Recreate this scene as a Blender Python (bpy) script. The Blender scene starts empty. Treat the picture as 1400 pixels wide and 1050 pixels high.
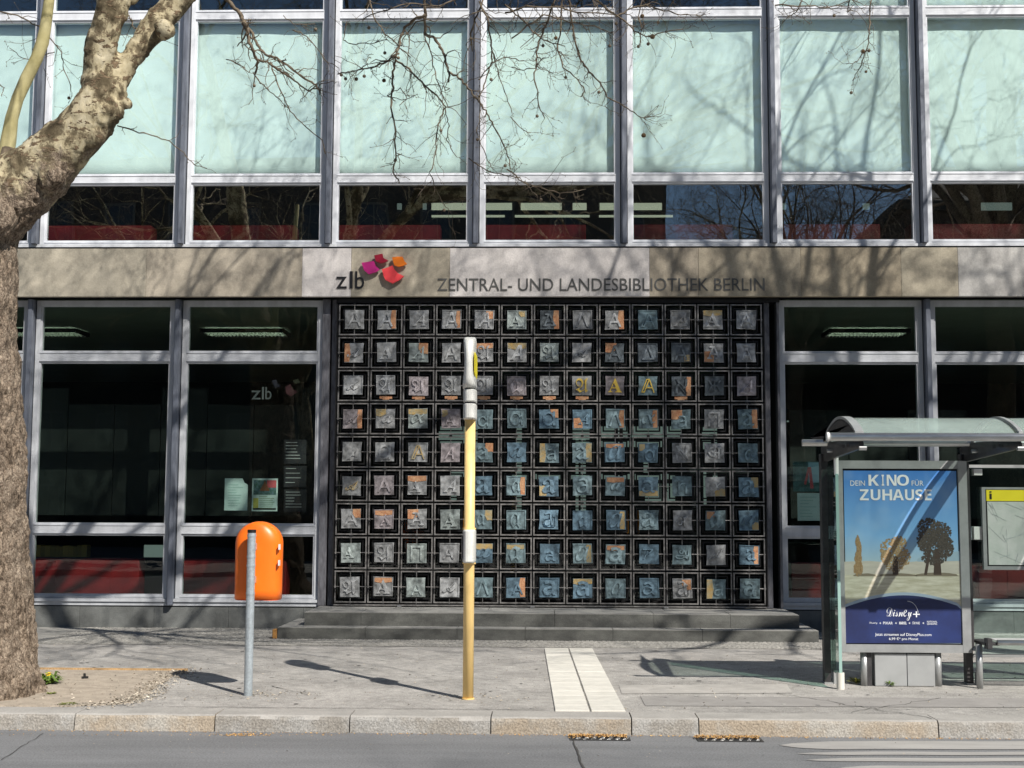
import bpy, bmesh, math, random
from mathutils import Vector, Matrix, noise as mn
random.seed(7)
R = math.radians
sc = bpy.context.scene
COL = sc.collection

# ---------------------------------------------------------------- camera
CAM_F, CAM_P, CAM_Y, CAM_R = 1800.0, .0972, .028, .0042
CAM_C = Vector((.9183, -18.7413, 1.65))
_F = Vector((-math.sin(CAM_Y)*math.cos(CAM_P), math.cos(CAM_Y)*math.cos(CAM_P), math.sin(CAM_P)))
_R = _F.cross(Vector((0, 0, 1))).normalized(); _U = _R.cross(_F)
_R2 = _R*math.cos(CAM_R)+_U*math.sin(CAM_R); _U2 = _U*math.cos(CAM_R)-_R*math.sin(CAM_R)
cd = bpy.data.cameras.new('camera'); cam = bpy.data.objects.new('camera', cd); COL.objects.link(cam)
m = Matrix.Identity(4)
for i in range(3):
    m[i][0] = _R2[i]; m[i][1] = _U2[i]; m[i][2] = -_F[i]; m[i][3] = CAM_C[i]
cam.matrix_world = m
cd.sensor_width = 36; cd.lens = 36*CAM_F/1400; cd.clip_end = 600; cd.clip_start = .1
sc.camera = cam

def at(x, y, Y):
    d = _F*CAM_F+_R2*(x-700)-_U2*(y-525)
    return CAM_C+d*((Y-CAM_C.y)/d.y)
def gr(x, y, z=0):
    d = _F*CAM_F+_R2*(x-700)-_U2*(y-525)
    return CAM_C+d*((z-CAM_C.z)/d.z)

# ---------------------------------------------------------------- light
SUN = Vector((2.144, -2.86, 3.22)).normalized()
w = bpy.data.worlds.new('World'); sc.world = w; w.use_nodes = True
nt = w.node_tree; bg = nt.nodes['Background']
sky = nt.nodes.new('ShaderNodeTexSky'); sky.sky_type = 'NISHITA'; sky.sun_disc = False
sky.sun_elevation = math.asin(SUN.z); sky.sun_rotation = math.atan2(SUN.x, SUN.y)
sky.air_density = 1.0; sky.dust_density = .1; sky.ozone_density = 4
nt.links.new(sky.outputs[0], bg.inputs[0]); bg.inputs[1].default_value = .055
sl = bpy.data.lights.new('sun', 'SUN'); sl.energy = 4.8; sl.angle = R(.53); sl.color = (1, .95, .88)
so = bpy.data.objects.new('sun', sl); COL.objects.link(so)
so.rotation_euler = SUN.to_track_quat('Z', 'Y').to_euler(); so.location = (20, -30, 30)
sc.view_settings.view_transform = 'Standard'; sc.view_settings.look = 'None'
sc.view_settings.exposure = .45; sc.view_settings.gamma = 1; sc.view_settings.use_curve_mapping = False
sc.render.engine = 'CYCLES'
sc.cycles.transparent_max_bounces = 24

# ---------------------------------------------------------------- materials
MATS = {}
def mat(name, col, rough=.6, metal=0, var=0, scale=4, bump=0, bscale=60, spec=.5, col2=None, stretch=None, emit=0, thr=None, detail=6, world=True):
    if name in MATS: return MATS[name]
    m = bpy.data.materials.new(name); m.use_nodes = True; MATS[name] = m
    n = m.node_tree.nodes; L = m.node_tree.links; b = n['Principled BSDF']
    b.inputs['Roughness'].default_value = rough; b.inputs['Metallic'].default_value = metal
    b.inputs['Specular IOR Level'].default_value = spec
    b.inputs['Base Color'].default_value = (*col, 1)
    tc = n.new('ShaderNodeTexCoord'); mp = n.new('ShaderNodeMapping'); L.new(tc.outputs['Object'], mp.inputs[0])
    if world:
        g = n.new('ShaderNodeNewGeometry'); L.new(g.outputs['Position'], mp.inputs[0])
    if stretch: mp.inputs['Scale'].default_value = stretch
    if var or col2:
        t = n.new('ShaderNodeTexNoise'); t.inputs['Scale'].default_value = scale; t.inputs['Detail'].default_value = detail
        t.inputs['Roughness'].default_value = .65
        L.new(mp.outputs[0], t.inputs['Vector'])
        r = n.new('ShaderNodeValToRGB'); L.new(t.outputs[0], r.inputs[0])
        a, c = (thr if thr else (.35, .65))
        r.color_ramp.elements[0].position = a; r.color_ramp.elements[1].position = c
        c2 = col2 if col2 else tuple(x*(1+var) for x in col); c1 = col if col2 else tuple(x*(1-var) for x in col)
        r.color_ramp.elements[0].color = (*c1, 1); r.color_ramp.elements[1].color = (*c2, 1)
        L.new(r.outputs[0], b.inputs['Base Color'])
        m['out'] = r.name
    if bump:
        t2 = n.new('ShaderNodeTexNoise'); t2.inputs['Scale'].default_value = bscale; t2.inputs['Detail'].default_value = 5
        L.new(mp.outputs[0], t2.inputs['Vector'])
        bp = n.new('ShaderNodeBump'); bp.inputs['Strength'].default_value = bump; bp.inputs['Distance'].default_value = .02
        L.new(t2.outputs[0], bp.inputs['Height']); L.new(bp.outputs[0], b.inputs['Normal'])
    if emit:
        b.inputs['Emission Color'].default_value = (*col, 1); b.inputs['Emission Strength'].default_value = emit
    return m
def speckle(m, scale=180, amt=.35, lo=.3, hi=.7):
    n = m.node_tree.nodes; L = m.node_tree.links; b = n['Principled BSDF']
    inp = b.inputs['Base Color']; src = inp.links[0].from_socket if inp.links else None
    g = n.new('ShaderNodeNewGeometry'); t = n.new('ShaderNodeTexNoise'); t.inputs['Scale'].default_value = scale; t.inputs['Detail'].default_value = 3
    L.new(g.outputs['Position'], t.inputs['Vector'])
    r = n.new('ShaderNodeMapRange'); r.inputs[1].default_value = lo; r.inputs[2].default_value = hi; r.inputs[3].default_value = 1-amt; r.inputs[4].default_value = 1+amt
    L.new(t.outputs[0], r.inputs[0])
    x = n.new('ShaderNodeMix'); x.data_type = 'RGBA'; x.blend_type = 'MULTIPLY'; x.inputs[0].default_value = 1
    if src: L.new(src, x.inputs[6])
    else: x.inputs[6].default_value = inp.default_value
    L.new(r.outputs[0], x.inputs[7]); L.new(x.outputs[2], inp)
    return m
def objvary(m, amt=.15):
    n = m.node_tree.nodes; L = m.node_tree.links; b = n['Principled BSDF']
    inp = b.inputs['Base Color']; src = inp.links[0].from_socket if inp.links else None
    oi = n.new('ShaderNodeObjectInfo')
    r = n.new('ShaderNodeMapRange'); r.inputs[3].default_value = 1-amt; r.inputs[4].default_value = 1+amt
    L.new(oi.outputs['Random'], r.inputs[0])
    x = n.new('ShaderNodeMix'); x.data_type = 'RGBA'; x.blend_type = 'MULTIPLY'; x.inputs[0].default_value = 1
    if src: L.new(src, x.inputs[6])
    else: x.inputs[6].default_value = inp.default_value
    L.new(r.outputs[0], x.inputs[7]); L.new(x.outputs[2], inp)
    return m
def glass(name, tint, k=1.0, rough=0.0, bump=0):
    m = bpy.data.materials.new(name); m.use_nodes = True; MATS[name] = m
    n = m.node_tree.nodes; L = m.node_tree.links; n.clear()
    o = n.new('ShaderNodeOutputMaterial'); mx = n.new('ShaderNodeMixShader'); tr = n.new('ShaderNodeBsdfTransparent'); gl = n.new('ShaderNodeBsdfGlossy')
    tr.inputs[0].default_value = (*tint, 1); gl.inputs['Roughness'].default_value = rough; gl.inputs[0].default_value = (1, 1, 1, 1)
    # fresnel from the facing value so that both faces of the pane behave alike
    lw = n.new('ShaderNodeLayerWeight'); lw.inputs[0].default_value = .5
    mr = n.new('ShaderNodeMath'); mr.operation = 'POWER'; mr.inputs[1].default_value = 4; L.new(lw.outputs['Facing'], mr.inputs[0])
    ma = n.new('ShaderNodeMath'); ma.operation = 'MULTIPLY_ADD'; ma.inputs[1].default_value = .9*k; ma.inputs[2].default_value = .045*k
    ma.use_clamp = True; L.new(mr.outputs[0], ma.inputs[0]); L.new(ma.outputs[0], mx.inputs[0])
    L.new(tr.outputs[0], mx.inputs[1]); L.new(gl.outputs[0], mx.inputs[2]); L.new(mx.outputs[0], o.inputs[0])
    if bump:
        g = n.new('ShaderNodeNewGeometry'); t = n.new('ShaderNodeTexNoise'); t.inputs['Scale'].default_value = .9; t.inputs['Detail'].default_value = 1
        L.new(g.outputs['Position'], t.inputs['Vector'])
        bp = n.new('ShaderNodeBump'); bp.inputs['Strength'].default_value = bump; bp.inputs['Distance'].default_value = .02
        L.new(t.outputs[0], bp.inputs['Height']); L.new(bp.outputs[0], gl.inputs['Normal'])
    return m

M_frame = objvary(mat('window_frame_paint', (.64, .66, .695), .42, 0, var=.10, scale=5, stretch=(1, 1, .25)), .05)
M_frameg = objvary(mat('window_frame_shaded', (.45, .465, .49), .42, 0, var=.14, scale=5, stretch=(1, 1, .25)), .05)  # same frames as upstairs, darker colour stands for the shade downstairs
M_mull = mat('mullion_paint', (.15, .165, .2), .45, .2, var=.25, scale=3, stretch=(3, 3, .7))
M_groove = mat('groove_dark', (.012, .013, .016), .7)
M_blind = objvary(mat('blind_fabric', (.87, .90, .87), .9, var=.035, scale=1.2, spec=.1), .045)
M_glassU = glass('window_glass_upper', (.925, .985, .978), 2.2, bump=.12)
M_glassM = glass('window_glass_middle', (.86, .90, .88), 3.8, bump=.12)
M_glassL = glass('window_glass_lower', (.84, .89, .86), .75, bump=.12)
M_glassS = glass('shelter_glass', (.86, .95, .92), .9)
M_plinth = speckle(mat('plinth_stone', (.115, .12, .115), .7, var=.35, scale=2.2, bump=.1), 90, .2)
M_step = speckle(mat('step_stone', (.085, .086, .078), .75, var=.35, scale=3, bump=.15, stretch=(1, 1, 2)), 120, .25)
M_steptop = speckle(mat('step_worn_top', (.25, .247, .23), .8, var=.2, scale=3, bump=.15), 120, .2)
M_black = mat('black_steel', (.012, .012, .013), .5, .3, var=.3, scale=8)
M_gate = mat('gate_steel', (.075, .075, .08), .42, .5, var=.4, scale=9, col2=None)
M_gateedge = mat('gate_steel_worn', (.26, .25, .24), .42, .6, var=.45, scale=14)
M_col = mat('portal_column_steel', (.14, .14, .155), .5, .3, var=.35, scale=6, stretch=(4, 4, 1))
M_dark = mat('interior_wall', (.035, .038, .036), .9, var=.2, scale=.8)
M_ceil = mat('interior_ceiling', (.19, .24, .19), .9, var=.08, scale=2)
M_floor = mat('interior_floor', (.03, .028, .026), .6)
M_red = objvary(mat('red_panel', (.17, .003, .005), .55, var=.25, scale=3), .25)
M_white = mat('white_paint', (.75, .75, .73), .5)
M_day = mat('far_daylit_window', (.33, .42, .39), .5, emit=.30)
M_dayw = mat('far_light_strip', (.62, .66, .5), .5, emit=.55)
M_steel = mat('brushed_steel', (.52, .53, .53), .33, .85, var=.15, scale=5, stretch=(1, 1, 5))
M_steelp = mat('silver_paint', (.40, .41, .41), .42, .5, var=.12, scale=5)
M_dsteel = mat('dark_grey_steel', (.06, .058, .06), .45, .4, var=.3, scale=7)
M_galv = speckle(mat('galvanised_post', (.42, .47, .50), .45, .5, var=.12, scale=20), 60, .12)
M_orange = mat('orange_plastic', (.92, .17, .008), .38, var=.05, scale=4)
M_orangeE = mat('orange_plastic_edge', (.70, .10, .006), .4)
M_yel = mat('pole_yellow', (.85, .60, .24), .45, var=.07, scale=6, stretch=(1, 1, .4))
M_sty = mat('sign_casing', (.66, .66, .62), .4, var=.08, scale=8)
M_signy = mat('sign_yellow', (.85, .72, .03), .4)
M_letter = mat('sign_letter_grey', (.10, .10, .095), .5, .3)
M_blackl = mat('logo_black', (.012, .012, .014), .45)

# ---------------------------------------------------------------- mesh helpers
def link(name, me, parent=None, loc=None):
    o = bpy.data.objects.new(name, me); COL.objects.link(o)
    if parent: o.parent = parent
    if loc is not None: o.location = loc
    return o
def tomesh(bm, name, mats, smooth=False):
    me = bpy.data.meshes.new(name)
    if smooth:
        for f in bm.faces: f.smooth = True
    bm.normal_update(); bm.to_mesh(me); bm.free()
    for mt in (mats if isinstance(mats, (list, tuple)) else [mats]): me.materials.append(mt)
    return me
def obj(name, bm, mats, parent=None, loc=None, smooth=False):
    return link(name, tomesh(bm, name, mats, smooth), parent, loc)
def bx(bm, x0, x1, y0, y1, z0, z1, mi=0, bev=0):
    v = [bm.verts.new((x, y, z)) for x in (x0, x1) for y in (y0, y1) for z in (z0, z1)]
    fs = []
    for idx in ((0, 1, 3, 2), (4, 6, 7, 5), (0, 4, 5, 1), (2, 3, 7, 6), (0, 2, 6, 4), (1, 5, 7, 3)):
        f = bm.faces.new([v[i] for i in idx]); f.material_index = mi; fs.append(f)
    if bev:
        es = list({e for f in fs for e in f.edges})
        bmesh.ops.bevel(bm, geom=es, offset=bev, segments=1, affect='EDGES')
    return bm
def box(name, x0, x1, y0, y1, z0, z1, mt, parent=None, bev=0):
    bm = bmesh.new(); bx(bm, x0, x1, y0, y1, z0, z1, 0, bev)
    return obj(name, bm, mt, parent)
def tube(bm, pts, rad, k=10, cap=True, mi=0):
    pts = [Vector(p) for p in pts]
    if not hasattr(rad, '__len__'): rad = [rad]*len(pts)
    rings = []; ref = None
    for i, p in enumerate(pts):
        d = (pts[min(i+1, len(pts)-1)]-pts[max(i-1, 0)])
        d = d.normalized() if d.length > 1e-9 else Vector((0, 0, 1))
        if ref is None:
            ref = d.orthogonal().normalized()
        ref = (ref-d*ref.dot(d)); ref = ref.normalized() if ref.length > 1e-6 else d.orthogonal().normalized()
        b = d.cross(ref)
        rings.append([bm.verts.new(p+(ref*math.cos(2*math.pi*j/k)+b*math.sin(2*math.pi*j/k))*rad[i]) for j in range(k)])
    for a, c in zip(rings, rings[1:]):
        for j in range(k):
            f = bm.faces.new((a[j], a[(j+1) % k], c[(j+1) % k], c[j])); f.material_index = mi
    if cap and k > 2:
        f = bm.faces.new(rings[0][::-1]); f.material_index = mi
        f = bm.faces.new(rings[-1]); f.material_index = mi
    return rings
def loft(bm, rings, mi=0, cap=True):
    vs = [[bm.verts.new(p) for p in r] for r in rings]; k = len(vs[0])
    for a, c in zip(vs, vs[1:]):
        for j in range(k):
            f = bm.faces.new((a[j], a[(j+1) % k], c[(j+1) % k], c[j])); f.material_index = mi
    if cap:
        bm.faces.new(vs[0][::-1]).material_index = mi; bm.faces.new(vs[-1]).material_index = mi
def poly_y(bm, pts, y0, y1, mi=0):          # polygon in XZ extruded along Y
    a = [bm.verts.new((p[0], y0, p[1])) for p in pts]; b = [bm.verts.new((p[0], y1, p[1])) for p in pts]
    k = len(pts)
    for j in range(k):
        bm.faces.new((a[j], a[(j+1) % k], b[(j+1) % k], b[j])).material_index = mi
    f1 = bm.faces.new(a); f2 = bm.faces.new(b[::-1]); f1.material_index = f2.material_index = mi
    bmesh.ops.recalc_face_normals(bm, faces=bm.faces)
def poly_z(bm, pts, z0, z1, mi=0):
    a = [bm.verts.new((p[0], p[1], z0)) for p in pts]; b = [bm.verts.new((p[0], p[1], z1)) for p in pts]
    k = len(pts)
    for j in range(k):
        bm.faces.new((a[j], a[(j+1) % k], b[(j+1) % k], b[j])).material_index = mi
    bm.faces.new(a).material_index = mi; bm.faces.new(b[::-1]).material_index = mi
    bmesh.ops.recalc_face_normals(bm, faces=bm.faces)
def empty(name, loc=(0, 0, 0), parent=None):
    o = bpy.data.objects.new(name, None); COL.objects.link(o); o.location = loc; o.empty_display_size = .2
    if parent: o.parent = parent
    return o
def tag(o, label=None, cat=None, group=None, kind=None):
    if label: o['label'] = label
    if cat: o['category'] = cat
    if group: o['group'] = group
    if kind: o['kind'] = kind
    return o
def copy_tree(o, parent=None):
    c = o.copy(); COL.objects.link(c)
    if parent: c.parent = parent
    for ch in list(o.children): copy_tree(ch, c)
    return c
_tc = {}
def text_mesh(s, size, ext=.003, bevel=0, res=2, shear=0):
    cu = bpy.data.curves.new('t', 'FONT'); cu.body = s; cu.size = size; cu.extrude = ext; cu.bevel_depth = bevel; cu.resolution_u = res; cu.shear = shear
    cu.fill_mode = 'BOTH' if hasattr(cu, 'fill_mode') else cu.fill_mode
    to = bpy.data.objects.new('t', cu); COL.objects.link(to)
    dg = bpy.context.evaluated_depsgraph_get(); dg.update()
    me = bpy.data.meshes.new_from_object(to.evaluated_get(dg))
    bpy.data.objects.remove(to); bpy.data.curves.remove(cu)
    return me
def fit_text(name, s, x0, x1, z0, z1, y, mt, parent=None, ext=.002, bevel=0, shear=0):
    """lettering filling the rectangle x0..x1, z0..z1 on the wall plane y (facing -Y)"""
    me = text_mesh(s, 1, 0.5, 0, 3, shear)
    xs = [v.co.x for v in me.vertices]; ys = [v.co.y for v in me.vertices]
    ax, bxx, ay, by = min(xs), max(xs), min(ys), max(ys)
    for v in me.vertices:
        X = x0+(v.co.x-ax)/(bxx-ax)*(x1-x0); Z = z0+(v.co.y-ay)/(by-ay)*(z1-z0); Y = y-ext*(v.co.z/.5)
        v.co = (X, Y, Z)
    me.materials.clear(); me.materials.append(mt)
    return link(name, me, parent)

# ================================================================ setting
M_asph = speckle(speckle(speckle(mat('pavement_asphalt', (.33, .315, .292), .9, var=.20, scale=1.3, bump=.35, bscale=90, detail=12), 75, .32), 9, .16), 28, .14)
M_mosaic = mat('mosaic_cobbles', (.27, .262, .24), .9, var=.2, scale=9, bump=.4, bscale=40)
M_road = speckle(mat('road_asphalt', (.175, .178, .182), .75, var=.14, scale=1.1, bump=.3, bscale=110, stretch=(.4, 2.5, 1), detail=10), 70, .30)
M_kerb = objvary(speckle(mat('kerb_granite', (.27, .25, .22), .85, col2=(.33, .32, .30), scale=3.2, thr=(.42,.58), bump=.5, bscale=60), 70, .30), .10)
M_kerbt = objvary(speckle(mat('kerb_granite_tan', (.30, .25, .19), .85, col2=(.33, .31, .275), scale=2.6, thr=(.42,.62), bump=.5, bscale=60), 70, .30), .10)
M_kerbtop = speckle(mat('kerb_worn_top', (.34, .325, .30), .8, var=.12, scale=3, bump=.2), 60, .12)
M_soil = speckle(mat('dry_soil', (.37, .315, .25), .95, var=.18, scale=6, bump=.6, bscale=45), 120, .18)
M_tile = objvary(speckle(mat('pale_paving_tile', (.60, .58, .52), .8, var=.07, scale=8, bump=.1), 120, .06), .06)
M_patch = mat('road_pale_patch', (.27, .265, .255), .7, var=.1, scale=2)

def sheet(name, pts, z, mt, parent=None, kind='structure'):
    bm = bmesh.new(); bm.faces.new([bm.verts.new((p[0], p[1], z)) for p in pts])
    bm.normal_update()
    if bm.faces[:][0].normal.z < 0: bmesh.ops.reverse_faces(bm, faces=bm.faces[:])
    o = obj(name, bm, mt, parent)
    if kind and not parent: o['kind'] = kind
    return o
RZ = -.13
gm = speckle(mat('far_ground', (.16, .155, .15), .9, var=.15, scale=.2), 20, .1)
bm = bmesh.new(); bx(bm, -300, 300, -300, 300, -1.2, -.22); tag(obj('ground', bm, gm), kind='structure')
bm = bmesh.new(); bx(bm, -40, 40, -17.4, -7.9, -.5, RZ); road = tag(obj('road', bm, M_road), kind='structure')
bm = bmesh.new(); bx(bm, -40, 40, -7.57, 0.02, -.5, 0); pav = tag(obj('pavement', bm, M_asph), kind='structure')
bm = bmesh.new(); bx(bm, -40, 40, -60, -17.4, -.5, 0); tag(obj('opposite_pavement', bm, M_asph), kind='structure')
# mosaic strip of small cobbles along the building
sheet('cobble_strip', [(-40, -2.35), (40, -2.35), (40, 0.0), (-40, 0.0)], .004, M_mosaic, pav, None)
bm = bmesh.new()
rr = random.Random(3)
y = -2.34
while y < -.05:                                      # small setts where the camera sees them
    x = -5.6+rr.random()*.05
    while x < 5.6:
        if not (-2.6 < x < 4.4 and y > -1.5):
            s = .048; z = .006+rr.random()*.007
            a, b = x+.004, x+s-.004+rr.random()*.003
            v = [bm.verts.new(p) for p in ((a, y+.004, z), (b, y+.004+rr.uniform(-.002, .004), z), (b, y+s-.004, z+rr.uniform(-.002, .002)), (a, y+s-.006, z))]
            u = [bm.verts.new((p.co.x, p.co.y, .003)) for p in v]
            bm.faces.new(v); bm.faces.new((u[0], u[1], v[1], v[0]))
        x += .054
    y += .054
cb = obj('cobbles', bm, objvary(speckle(mat('mosaic_stone', (.30, .29, .265), .85, var=.35, scale=22, detail=2), 30, .2), 0), pav); cb['kind'] = 'stuff'
# pale paving slab strip and repairs
sheet('asphalt_repair', [gr(846, 937)[:2], gr(1076, 936)[:2], gr(1083, 948)[:2], gr(850, 949)[:2]], .004, speckle(mat('asphalt_repair', (.37, .352, .325), .9, var=.15, scale=3, bump=.2), 200, .15), pav, None)
sheet('asphalt_repair', [(1.75, -7.2), (5.9, -7.1), (5.9, -6.55), (1.75, -6.6)], .004, speckle(mat('asphalt_repair_mid', (.28, .266, .25), .9, var=.12, scale=3, bump=.2), 200, .15), pav, None)
def crack(name, pts, z, wd, parent, mt):
    bm = bmesh.new(); pv = None
    for i, p in enumerate(pts):
        q = pts[min(i+1, len(pts)-1)]; p0 = pts[max(i-1, 0)]
        d = Vector((q[0]-p0[0], q[1]-p0[1])).normalized(); nrm = Vector((-d.y, d.x))*wd*(.5+random.random()*.6)
        a = bm.verts.new((p[0]+nrm.x, p[1]+nrm.y, z)); b = bm.verts.new((p[0]-nrm.x, p[1]-nrm.y, z))
        if pv: bm.faces.new((pv[0], pv[1], b, a))
        pv = (a, b)
    return obj(name, bm, mt, parent)
M_crk = mat('crack_dark', (.06, .057, .052), .95)
def wob(p, q, n, amp):
    return [(p[0]+(q[0]-p[0])*i/n+random.uniform(-amp, amp), p[1]+(q[1]-p[1])*i/n+random.uniform(-amp, amp)) for i in range(n+1)]
crack('crack', wob((-2.3, -7.48), (.9, -7.5), 40, .012), .006, .006, pav, M_crk)
crack('crack', wob(gr(372, 938)[:2], gr(428, 951)[:2], 9, .02), .006, .006, pav, M_crk)
crack('crack', wob(gr(1060, 948)[:2], gr(1273, 983)[:2], 26, .03), .007, .005, pav, M_crk)
crack('crack', wob(gr(1160, 975)[:2], gr(1290, 955)[:2], 16, .03), .0075, .004, pav, M_crk)
crack('crack', wob((1.6, -5.6), (3.6, -5.5), 20, .015), .006, .004, pav, M_crk)
crack('crack', wob(gr(783, 1010, RZ)[:2], gr(800, 1056, RZ)[:2], 12, .008), RZ+.006, .009, road, M_crk)
crack('crack', wob(gr(0, 1040, RZ)[:2], gr(60, 1003, RZ)[:2], 12, .012), RZ+.006, .004, road, M_crk)

# tactile strip of pale tiles, 2 columns
tx0, ty0 = .972, -7.56; sk = .105/5.05
tm = []
for v in range(4):
    bm = bmesh.new(); j = lambda: random.uniform(-.002, .002)
    bx(bm, .004, .289+j(), .004, .292+j(), -.02, .012+random.random()*.003, 0, .004); tm.append(tomesh(bm, 'paving_tile', M_tile))
for r_ in range(17):
    for c_ in range(2):
        o = link('paving_tile', random.choice(tm), pav, (tx0-sk*(r_*.3)+c_*.296+(.005 if c_ else 0), ty0+r_*.298, 0)); o.rotation_euler.z = .02
# kerb of granite stones
kerb = tag(empty('kerb', (0, -7.7, 0)), kind='structure')
ks = [-9.2, -7.6, -6.1, -4.5, -2.94, -1.79, -.69, .455, 1.59, 2.13, 4.04, 5.5, 7.0, 8.6, 10]
for a, b in zip(ks, ks[1:]):
    bm = bmesh.new()
    prof = [(-7.575, -.3), (-7.575, .004), (-7.865, .002), (-7.885, -.008), (-7.897, -.03), (-7.935, -.3)]
    n = max(2, int((b-a)/.12)); rings = []
    for i in range(n+1):
        x = a+.005+(b-a-.01)*i/n
        rings.append([(x, py-7.7*0+(random.uniform(-.004, .004) if k in (3, 4) else 0)+7.7, pz+(random.uniform(-.003, .003) if 1 < k < 5 else 0)) for k, (py, pz) in enumerate(prof)])
    loft(bm, rings); bmesh.ops.recalc_face_normals(bm, faces=bm.faces); bm.normal_update()
    for f in bm.faces:
        if f.normal.z > .6: f.material_index = 1
    obj('kerb_stone', bm, [M_kerbt if len(kerb.children) in (4, 7, 9) else M_kerb, M_kerbtop], kerb)
box('mortar', -9.2, 10, -.15, .12, -.4, -.012, mat('kerb_mortar', (.07, .065, .06), .95), kerb)
kb2 = tag(box('opposite_kerb', -40, 40, -17.55, -17.35, -.5, .005, M_kerb), kind='structure')

# soil bed round the tree with its edging
sbk = [gr(255, 918), gr(238, 922), gr(222, 934), gr(205, 946), gr(190, 956), gr(172, 962), gr(100, 966.5)]; sb = []
for p, q in zip(sbk, sbk[1:]):
    for t in range(5): sb.append(p.lerp(q, t/5)+Vector((random.uniform(-.035, .035), random.uniform(-.03, .03), 0)))
sb.append(sbk[-1])
pts = [(-7.6, -5.0)]+[(p.x, p.y) for p in sb]+[(-4.5, -7.56), (-7.6, -7.56)]
bm = bmesh.new()
poly_z(bm, pts[::-1], -.02, .010)
bmesh.ops.triangulate(bm, faces=[f for f in bm.faces if len(f.verts) > 4])
tag(obj('soil_bed', bm, M_soil), kind='structure')
e_ = tag(box('soil_edging', -7.6, gr(255, 918).x, -5.02, -4.955, -.02, .024, speckle(mat('rusty_edging', (.42, .27, .13), .9, var=.3, scale=6, bump=.3), 60, .3), None), kind='structure')

# ================================================================ the library
S = 2.139; GW = 1.8602
def L_(i): return (i-4)*S
lib = empty('library_building', (0, 0, 0))
tag(lib, 'two storey library with pale metal window grid and stone band above the entrance', 'building')
FB, FT = 4.696, 5.392
YF = -.04          # face of the window frames
U0, U1, U2, U3, U4, U5, U6 = 5.568, 6.388, 6.558, 8.850, 9.029, 11.2, 11.32
# upper windows
bm = bmesh.new(); fw = .085
def frame_rect(bm, x0, x1, z0, z1, w, y0, y1, wb=None, wt=None):
    wb = w if wb is None else wb; wt = w if wt is None else wt
    bx(bm, x0-w, x0, y0, y1, z0-wb, z1+wt); bx(bm, x1, x1+w, y0, y1, z0-wb, z1+wt)
    if wb: bx(bm, x0, x1, y0+.002, y1, z0-wb, z0)
    if wt: bx(bm, x0, x1, y0+.002, y1, z1, z1+wt)
def winframe(zs, bot, top, mt=None):
    """zs = [(z0,z1), ...] glazed tiers"""
    bm = bmesh.new()
    bx(bm, -fw, -.022, YF, .06, zs[0][0]-bot, zs[-1][1]+top)
    bx(bm, GW+.022, GW+fw, YF, .06, zs[0][0]-bot, zs[-1][1]+top)
    prev = zs[0][0]-bot
    for (a, b) in zs:
        bx(bm, -.022, GW+.022, YF+.003, .06, prev, a-.022)
        # inner casement step
        bx(bm, -.022, 0, YF+.018, .06, a-.022, b+.022); bx(bm, GW, GW+.022, YF+.018, .06, a-.022, b+.022)
        bx(bm, 0, GW, YF+.018, .06, a-.022, a); bx(bm, 0, GW, YF+.018, .06, b, b+.022)
        prev = b+.022
    bx(bm, -.022, GW+.022, YF+.003, .06, prev, zs[-1][1]+top)
    # fine shadow gap along the rails
    for (a, b) in zs:
        bx(bm, -.02, GW+.02, YF-.006, YF+.003, a-.040, a-.030)
        if b < zs[-1][1]: bx(bm, -.02, GW+.02, YF-.006, YF+.003, b+.030, b+.038)
    return tomesh(bm, 'window', mt or M_frame)
wf_u = winframe([(U0, U1), (U2, U3), (U4, U5)], .062, .09)
GZ = [(.4766, 1.298), (1.480, 3.766), (3.951, 4.595)]
wf_g = winframe(GZ, .06, .085, M_frameg)
def pane_me(z0, z1, mt, y=.012):
    bm = bmesh.new(); bx(bm, .001, GW-.001, y, y+.008, z0+.001, z1-.001); return tomesh(bm, 'pane', mt)
pu = [pane_me(a, b, M_glassU) for a, b in ((U2, U3),)][0]
pul = pane_me(U0, U1, M_glassM); put = pane_me(U4, U5, M_glassU)
pg = [pane_me(a, b, M_glassL) for a, b in GZ]
def blind_me(z0, z1, seed):
    rr = random.Random(seed); bm = bmesh.new(); n = 24; rows = 10; g = []
    for j in range(rows+1):
        row = []
        for i in range(n+1):
            x = -.07+(GW+.14)*i/n; z = z0+(z1-z0)*j/rows
            row.append(bm.verts.new((x, .112+.004*math.sin(i*.7+seed)+.003*math.sin(i*.31+j*.5+seed*2), z)))
        g.append(row)
    for j in range(rows):
        for i in range(n): bm.faces.new((g[j][i], g[j][i+1], g[j+1][i+1], g[j+1][i]))
    ex = bmesh.ops.extrude_face_region(bm, geom=bm.faces[:])
    bmesh.ops.translate(bm, verts=[v for v in ex['geom'] if isinstance(v, bmesh.types.BMVert)], vec=(0, .004, 0))
    bmesh.ops.recalc_face_normals(bm, faces=bm.faces)
    return tomesh(bm, 'blind', M_blind, True)
bl = [blind_me(U2-.05, U3+.06, k) for k in range(3)]
blt = blind_me(U4-.05, U5+.05, 7)
for i in range(-2, 11):
    wdw = link('window', wf_u, lib, (L_(i), 0, 0))
    link('pane', pu, wdw); link('pane', pul, wdw); link('pane', put, wdw)
    b = link('blind', bl[i % 3], wdw)
    if i >= 6: link('blind', blt, wdw)
for i in list(range(-2, 3))+list(range(6, 11)):
    wdw = link('window', wf_g, lib, (L_(i), 0, 0))
    for p_ in pg: link('pane', p_, wdw)
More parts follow.
